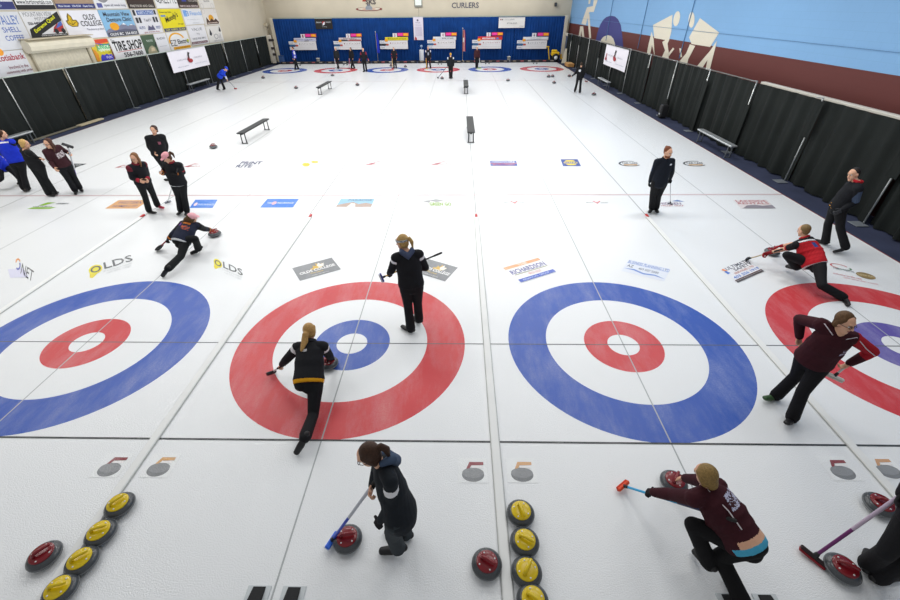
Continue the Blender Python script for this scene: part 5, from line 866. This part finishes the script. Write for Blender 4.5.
    if collar:
        m=MB(); pts=[nk+spine*.035*s+(ls*math.cos(a)*.078+fsh*math.sin(a)*.075)*s for a in [2*math.pi*i/16 for i in range(17)]]; m.loft(pts,[(.012*s,.03*s)]*17,seg=8); mesh_obj('collar',remesh(m,vox,3,base),cloth(collar),t)
    if piping:
        m=MB()
        for S_,sg in(('l',1),('r',-1)):
            sh,e=J['s'+S_],J['e'+S_]; o=fsh*.5+spine*.6
            m.loft([nk+ls*sg*.06*s+spine*.0+fsh*.07*s,sh+unit(o)*.084*s,(sh+e)/2+unit(fsh*.9+spine*.2+ls*sg*.3)*.072*s,e+unit(fsh+ls*sg*.3)*.062*s],[.0055]*4,seg=6)
            m.loft([nk+ls*sg*.07*s-fsh*.06*s,nk+ls*sg*.085*s-spine*.2*s-fsh*.135*s,nk+ls*sg*.1*s-spine*.36*s-fsh*.152*s],[.0055]*3,seg=6)
        m.build('piping',M(piping,.6),t,True)
    if extra: extra(t,J,dict(spine=spine,ls=ls,f=fsh,H=H,base=base,s=s,HD=HD))
    return t
def broom(label,head,end,shaft,headc,padc,acr=None,w=.2,two=None,group=None,style='bar',scale=1.):
    """head = floor end point, end = grip end"""
    head=np.array(head,float); end=np.array(end,float); d=unit(end-head)
    t=thing('curling_broom',label,'broom',tuple(head),group)
    a=np.cross(d,[0,0,1]) if acr is None else np.array(acr,float); a=unit(a-d*(a@d)) ; n=np.cross(a,d)
    L=np.linalg.norm(end-head); r=.0125*scale
    if two:
        f=two[1]; MB().loft([head+d*.03,head+d*L*f],[r,r],seg=10).build('lower_shaft',M(shaft,.35),t,True); MB().loft([head+d*L*f,end],[r*1.02,r*1.1],seg=10).build('upper_shaft',M(two[0],.35),t,True)
    else: MB().loft([head+d*.03,end],[r,r*1.1],seg=10).build('shaft',M(shaft,.35),t,True)
    MB().loft([end-d*.12,end+d*.005],[r*1.35,r*1.35],seg=10).build('grip',M('1a1a1c',.7),t,True)
    if style=='bar':
        MB().box(head+d*.018,(w,.045*scale,.028),ax=a,ay=n,az=d,bevel=.01).build('head',M(headc,.4),t); MB().box(head-d*.006,(w*.96,.055*scale,.024),ax=a,ay=n,az=d,bevel=.008).build('pad',M(padc,.7),t)
        MB().loft([head+d*.02,head+d*.07],[.022*scale,.016*scale],seg=10).build('ferrule',M('2a2b2f',.4),t,True)
    else:
        MB().ell(head+d*.05,[a,n,d],(.075*scale,.03*scale,.12*scale),14,10).build('head',M(headc,.6),t,True); MB().ell(head+d*.03-n*.012,[a,n,d],(.06*scale,.026*scale,.09*scale),14,8).build('pad',M(padc,.8),t,True)
    return t
def JP(key,j): return np.array(POSE[key][JN.index(j)])
# --- the near players
HEM='d89a1a'; W='e6e6ea'
person('lunge_black','woman in black jacket with yellow hem sliding through the red house with a stone',(0.15,1,-.35),.97,.008,hair=('ponylong','b08a52'),jk='1b1c20',zones=[('uar ual',-.02,.22,W),('torso',-.4,.012,HEM),('torso',.72,.79,'c9c9cd',.02,.08,-.3,-.05)],glove=(None,'1c1c1f'),shoe=('1b1b1d','1d1d20'),curl=(.9,.6),hand_n=(None,(0,.2,-1)),collar='2a2b30')
h=G(271,372.8,.06); e=G(302,354.5,.74)
broom('black broom with white marks tucked under the arm of the sliding woman in black',h,h+unit(JP('lunge_black','wl')+np.array([0,0,-.02])-h)*.3+0*e,'d8d8da','1c1c1e','7a1c22',w=.16,two=('1c1c1e',.6),acr=unit(JP('lunge_black','wl')-h)*0+np.array([.8,.6,0]))
def hood_in(c):
    def f(t,J,d): pass
    return f
person('headband','woman in black jacket and patterned headband standing in the red house with a broom',(-.85,.35,-.25),.98,.008,hair=('pony','b4935a'),jk='1b1c20',zones=[('uar ual',.05,.24,W)],glove=('1c1c1f','1c1c1f'),hood='46506a',hband='c3c8cc',curl=(1.0,1.0),hand_n=(None,None))
wl_,wr_2=JP('headband','wl'),JP('headband','wr'); d=unit(wr_2-wl_)
h=G(381,278,wl_[2]-.05); e=G(441,253,1.16)
broom('broom with blue and white head held level by the woman in the patterned headband',h,e,'d8b04a','2438a0','e4e6ee',acr=(0,0,1),w=.17,two=('1c1c1f',.25))
person('glasses_pony','woman in black jacket with white arm stripe, glasses and brown ponytail by a red stone',(-1,-.12,-.45),.97,.008,hair=('pony','3d2618'),jk='1d2228',tr_='2c3338',zones=[('uar ual',.22,.46,W)],glove=('1a1a1d',None),hood='46566e',glasses=True,curl=(.8,1.0),shoe=('17171a','17171a'),bag=-.02)
h=G(331.5,541,.03); h2=JP('glasses_pony','wr')
broom('blue broom sweeping beside the red stone of the woman with glasses and ponytail',h,h2+unit(h2-h)*.12,'2a45b8','2a66d8','e2e6f0',acr=(.45,1,0),w=.19,two=('b9bcc8',.42),scale=1.2)
MAR='3a161e'
def maroon_extra(t,J,d):
    b=d['base'];s=d['s']
    # bare skin and light blue shirt at the small of the back
    u=lambda k:J['pe']+(J['nk']-J['pe'])*k
    m=MB(); L=[u(-.06),u(.06)]
    m.loft([u(-.1),u(.0),u(.09)],[(.185*s,.138*s),(.186*s,.139*s),(.17*s,.127*s)],lat=d['ls'],seg=20,roundcap=False); mesh_obj('shirt_tail',remesh(m,.008,3,b),cloth('4aa8cc'),t)
person('hack','woman in maroon jacket crouching in the hack with a red stone, light blue shirt showing',(-.45,1,-.55),.97,.008,hair=('bob','8a7040'),jk=MAR,tr_='141416',zones=[('torso',.05,.16,skin_l,-.3,.3,-.4,-.06),('torso',-.4,.05,'4aa8cc',-.5,.5,-.5,.02),('torso',.58,.84,pattern(MAR,'b9bcd4'),-.11,.10,-.4,-.06)],glove=('232022',None),piping='cfc8cc',curl=(.9,.35),hand_n=(None,(0,.3,-1)),shoe=('161618','161618'))
g_=JP('hack','wl')+np.array([0,0,-.01]); e=G(734.5,520.5,.84); h=G(622.5,485.5,.05)
broom('light blue broom with orange head held out by the woman pushing off from the hack',h,e,'3aa8dc','e8502a','c83a20',acr=(1,.75,0),w=.18,two=('23305a',.56))
person('maroon','woman in maroon jacket and glasses standing by the right house with hand on hip',(.22,-1,-.05),.98,.008,hair=('bob','5a4024'),jk=MAR,tr_='17171a',zones=[('ual',-.4,1.2,'a01c28'),('fal',-.2,.42,'a01c28'),('torso',.55,.72,pattern(MAR,'a9a0b8'),.05,.11,.05,.4)],glasses=True,piping='c8c0c8',shoe=('1c1c1e','3c5a3a'),curl=(1.0,.6))
h=G(833,377,.72); w_=JP('maroon','wl')
broom('white headed broom held by the woman with hand on hip at the right house',h,w_+unit(w_-h)*.16,'d8d8d8','e2e0da','c9c6be',acr=(1,-.35,-.1),w=.24)
person('redman','man in red and black jersey sliding with a stone at the right house',(-.35,1,-.3),1.02,.008,female=False,hair=('short','7a6440'),jk='1b1b1e',zones=[('torso',-.4,.82,'b3202a',-.4,.4,-.6,.4),('torso',.84,.9,'d8d8dc',-.4,.4,-.6,0),('torso',-.4,-.05,'d4d4d8'),('torso',.55,.75,'3a4a8a',-.1,-.03,-.6,-.05),('ual uar',.68,1.3,'b3202a')],sleeve='short',glove=('8e2028','8e2028'),curl=(.9,.5),hand_n=(None,(0,.2,-1)),collar='b3202a')
h=G(747.5,259,.05); w_=JP('redman','wl'); e=G(819,247.5,.80)
broom('dark headed broom held out by the sliding man in red and black',h,w_+unit(w_-h)*.22,'b9a888','1c1c1e','2c2c2e',w=.15,two=('1c1c1e',.8))
person('official','man in black jacket with red collar standing on the carpet at the right curtain',(-1,-.15,-.12),1.04,.009,female=False,hair=('short','241d1a'),jk='17191e',zones=[('ual uar',.1,.95,'46566e',-.5,.5,-.5,-.01)],collar='b0222c',glove=('3a3c40','c98a2a'),curl=(.7,.7))
person('walker','bearded man in dark blue jacket walking towards the camera with a broom',(.45,-1,-.22),1.04,.009,female=False,hair=('bun','6e3a1e'),beard='7a4426',jk='181d27',tr_='16171a',zones=[('uar ual',.05,.8,'27385c',-.5,.5,-.2,-.02),('torso',.74,.8,'d6dae2',.09,.15,.05,.4)],glove=('1a1b1e','1a1b1e'),curl=(.9,.7),bag=-.02)
w_=JP('walker','wl'); h=G(670.3,203,.03)
broom('thin pale broom held upright by the bearded man in dark blue',h,w_+unit(w_-h)*.12,'d6d8dc','c9ccd2','5a6070',w=.14)
person('edge_arm','person in black trousers cut off by the right edge beside a red stone',(-.5,.8,-.3),1.,.009,jk='1a171c',tr_='1b1b1e',hair=('short','3a2a20'),glove=('1a1a1c','1a1a1c'),curl=(1.,.7))
h=G(812.7,557.5,.03); w_=JP('edge_arm','wl')
broom('purple and white broom with dark red head at the lower right',h,w_+unit(w_-h)*.15,'6a2a66','2a1c1e','8a1c26',acr=(.75,-.8,0),w=.24,two=('b9a8bc',.42),scale=1.25)
# --- the group at the left
person('maroon_left','woman in maroon top with white chest lettering at the left, broom raised',(-.1,-1,-.2),1.0,.011,hair=('long','4a2c20'),jk='3c2026',tr_='17181c',zones=[('torso',.5,.78,pattern('3c2026','d8d0d4'),-.11,.11,.04,.5)],curl=(1.,.6),bag=-.006,glasses=True)
h=G(67.5,145.5,1.42); e=G(79.3,187,.06)
broom('broom with black head held upside down by the woman in maroon at left',h,e,'b9bcc4','17181b','26262a',w=.26,style='bar',two=('5a3a9a',.55),acr=(1,0,0),scale=1.4)
def ring_x(t,J,d):
    w,dd,n,th=d['HD']['r']; c=w+dd*.1+np.array([.05,0,-.12]); m=MB(); pts=[c+np.array([.07*math.cos(a),0,.12*math.sin(a)]) for a in [2*math.pi*i/20 for i in range(21)]]; m.loft(pts,[.007]*21,seg=6); m.build('lanyard',M('d0d4d4',.5),t,True)
person('blonde_left','blonde woman in black seen from behind at the left, holding a cord',(.8,.6,-.2),.97,.011,hair=('bob','c4a062'),jk='1c1d20',tr_='1b1d1f',extra=ring_x,bag=-.004)
person('blue_left','person in bright blue jacket with white shoulder line at the left edge, standing',(.5,.85,-.1),1.06,.011,hair=('short','4a2c1c'),jk='1d35c4',zones=[('uar far',.0,1.2,'17181c',-.6,-.12),('torso',.9,.97,W,-.4,.4,-.4,0)],tr_='18191c',female=False)
person('blue_edge','person in blue jacket bending low, cut off by the left edge',(-.8,-.4,-.4),1.0,.012,jk='1d35c4',zones=[('fal far',.3,1.3,'17181c')],tr_='18191c',hair=('short','3a2a20'))
person('blackcoat','dark haired woman in padded black coat with chest badge, standing behind the pink cap',(.15,-1,-.2),1.0,.011,hair=('pony','3a2420'),jk='17181b',tr_='17181b',bag=.016,zones=[('torso',.6,.74,'8a5060',.05,.12,.05,.5)])
person('redblack','brown haired woman in black jacket with red shoulders and one red shoe, left group',(.1,-1,-.3),.98,.011,hair=('long','7a5230'),jk='1c1d22',tr_='1a1c1e',zones=[('ual uar',-.3,.18,'6a2430'),('far fal',.75,1.1,'a02838')],collar='7a2834',shoe=('b03048','1b1b1d'),curl=(.8,.8))
person('pinkcap','woman in pink cap standing in black with a white broom, left group',(-.55,-.85,-.45),.98,.011,hair=('pony','4a3020'),cap='dc9ca4',jk='1b1c20',tr_='17191b',zones=[('torso',-.4,-.04,'c9ccce'),('fal far',.6,1.0,'c8762c'),('ual uar',.5,.7,'8a2a34')],glove=('1a1a1c',None),curl=(1.,.5),collar='8a2a34')
h=G(167.8,202,.05); w_=JP('pinkcap','wl')
broom('white shafted broom with black grip held by the woman in the pink cap, left group',h,w_+unit(w_-h)*.3,'e6e8ea','8a8c98','4a4c54',w=.17,two=('1a1b1e',.78))
person('pinklunge','woman in pink cap sliding with a red stone past the left blue house',(.75,1,-.25),.97,.011,hair=('ponylong','5a4428'),cap='e0a8b0',jk='23283a',tr_='17191b',zones=[('torso',.72,.82,'d07a34',-.12,.04,-.4,-.02),('torso',.42,.62,pattern('23283a','b04a2c'),-.14,.02,-.4,-.04),('ual uar',-.2,.9,'17181c'),('fal far',-.2,.65,'17181c'),('fal far',.65,.85,'c8742c'),('torso',-.4,-.06,'cfd2d4'),('torso',.6,.9,'6a3a8a',.06,.12,-.4,0)],glove=('1a1a1c','a8483a'),curl=(.9,.5),hand_n=(None,(0,.2,-1)))
h=G(158.3,248.3,.07); w_=JP('pinklunge','wl')
broom('black oval headed broom held out by the sliding woman in the pink cap',h,w_+unit(w_-h)*.2,'8a2a34','17181b','232326',style='oval',scale=1.2)
person('bluecrouch','player in blue jacket and cap crouching low with a broom by the left curtain',(1,-.3,-.6),1.02,.014,jk='2244c8',tr_='17181b',hair=('short','3a2a20'),cap='2a4ac8',zones=[('far fal',.5,1.2,'c9ccd8')])
h=G(235.6,88.6,.04); w_=JP('bluecrouch','wr')
broom('thin broom with red head held by the crouching player in blue',h,w_,'3a3c44','c0302a','a02420',w=.2)
# --- players at the far end
grp=None
def farp(k,lab,look,**kw): return person(k,lab,look,kw.pop('s',.95),.018,**kw)
farp('far1','player in blue jacket standing on the far left house',(-1,-.4,-.2),s=.99,jk='2a3ec0',tr_='17181c',hair=('short','5a2c20'),zones=[('ual fal',.0,.8,'d8d8e0')])
farp('far2','player in grey black with a pale broom on the second far house, left of three',(-.2,-1,-.1),s=.92,jk='23262a',tr_='1a1b1e',hair=('short','c8a878'))
farp('far3','player in black with a pink broom on the second far house, middle of three',(-.6,-1,-.1),s=.92,jk='1b1c20',hair=('long','3a2a22'))
farp('far4','bald man in black with red shoulders walking between the second and third far houses',(0,-1,-.1),s=.98,female=False,jk='1e1d24',hair=('short','c9a28c'),zones=[('ual uar',-.2,.5,'8a2436'),('far fal',.7,1.1,'b04038')])
farp('far5','player in black with a yellow broom on the third far house',(0,-1,-.1),s=.92,jk='1e1d22',hair=('short','8a6a48'),zones=[('ual uar far fal',.6,.9,'8a3436')])
farp('far6','player in black and white with a yellow broom on the fourth far house',(.1,-1,-.1),s=.95,jk='1a1d26',hair=('short','7a5a3a'),zones=[('ual uar',-.2,.35,'c9ccd6'),('torso',.3,.7,'8a8f9a',-.06,.06,.02,.5)])
farp('far7','blond player in black with white shoulders walking away down the middle ice',(.05,1,-.2),s=.96,jk='1a1c22',hair=('short','c8962c'),zones=[('ual uar',-.2,.25,'c9d2dc')])
farp('far8','player in maroon with a pale broom on the fifth far house',(0,-1,-.1),s=.92,jk='3c2026',hair=('short','b08a68'),shoe=('9ab82a','1b1b1d'))
farp('far9','man in black with white back emblem standing by the right curtain at the far end',(.3,1,-.1),s=.95,female=False,jk='17181b',hair=('short','3a2c20'),zones=[('torso',.55,.8,'c9ccd2',-.02,.1,-.4,-.03)])
def fbroom(k,off,lab,c,hc,j='wr',grip=True):
    w_=JP(k,j); h=w_.copy(); h[2]=.04; h[:2]+=np.array(off); broom(lab,h,w_+unit(w_-h)*.15,c,hc,hc,w=.2,acr=(1,0,0),scale=1.6)
fbroom('far2',(.05,-.15),'pale broom of the player in grey black on the second far house','d8d8d8','b9bcc0')
fbroom('far3',(-.1,-.15),'pink broom of the player in the middle of the second far house','c87a9a','8a3a50')
fbroom('far5',(.02,-.2),'yellow broom with red head of the player on the third far house','d8b060','b02a34')
fbroom('far6',(.05,-.2),'yellow broom of the player on the fourth far house','e0a82a','d8b040')
fbroom('far7',(-.75,.1),'dark broom of the blond player walking away, reaching to a stone','6a6c72','3a3c40','wl')
fbroom('far8',(.1,-.2),'pale broom with lime head of the player on the fifth far house','d8dcd8','9ac02a','wl')
h=G(586.3,81.2,.04); w_=JP('far9','wr'); broom('broom with dark red head beside the man by the right curtain at the far end',h,w_,'8a8c90','8a2a30','5a2024',w=.2,scale=1.4)
# ------------------------------------------------------------------ light
w=bpy.data.worlds.new('hall'); SC.world=w; w.use_nodes=True; bg=w.node_tree.nodes['Background']; bg.inputs[0].default_value=(.98,.985,1,1); bg.inputs[1].default_value=.34
def area(x,y,z,sx,sy,p,col=(1,.99,.97)):
    l=bpy.data.lights.new('hall_lamp','AREA'); l.shape='RECTANGLE'; l.size=sx; l.size_y=sy; l.energy=p; l.color=col
    o=bpy.data.objects.new('hall_lamp',l); COL.objects.link(o); o.location=(x,y,z); return o
for yy,p in((5.,150),(12,200),(19,175),(26,160),(33,150),(39.5,120)):
    for xx in(-7.6,-2.3,2.6,7.6,12): area(xx,yy,7.0,2.6,.9,p)
for xx,yy in((-4.6,0.),(.5,.3),(8.2,.3),(12.9,.4)): area(xx,yy,7.0,2.4,.8,60)
vs=SC.view_settings; vs.view_transform='Standard'; vs.look='None'; vs.exposure=0; vs.gamma=1
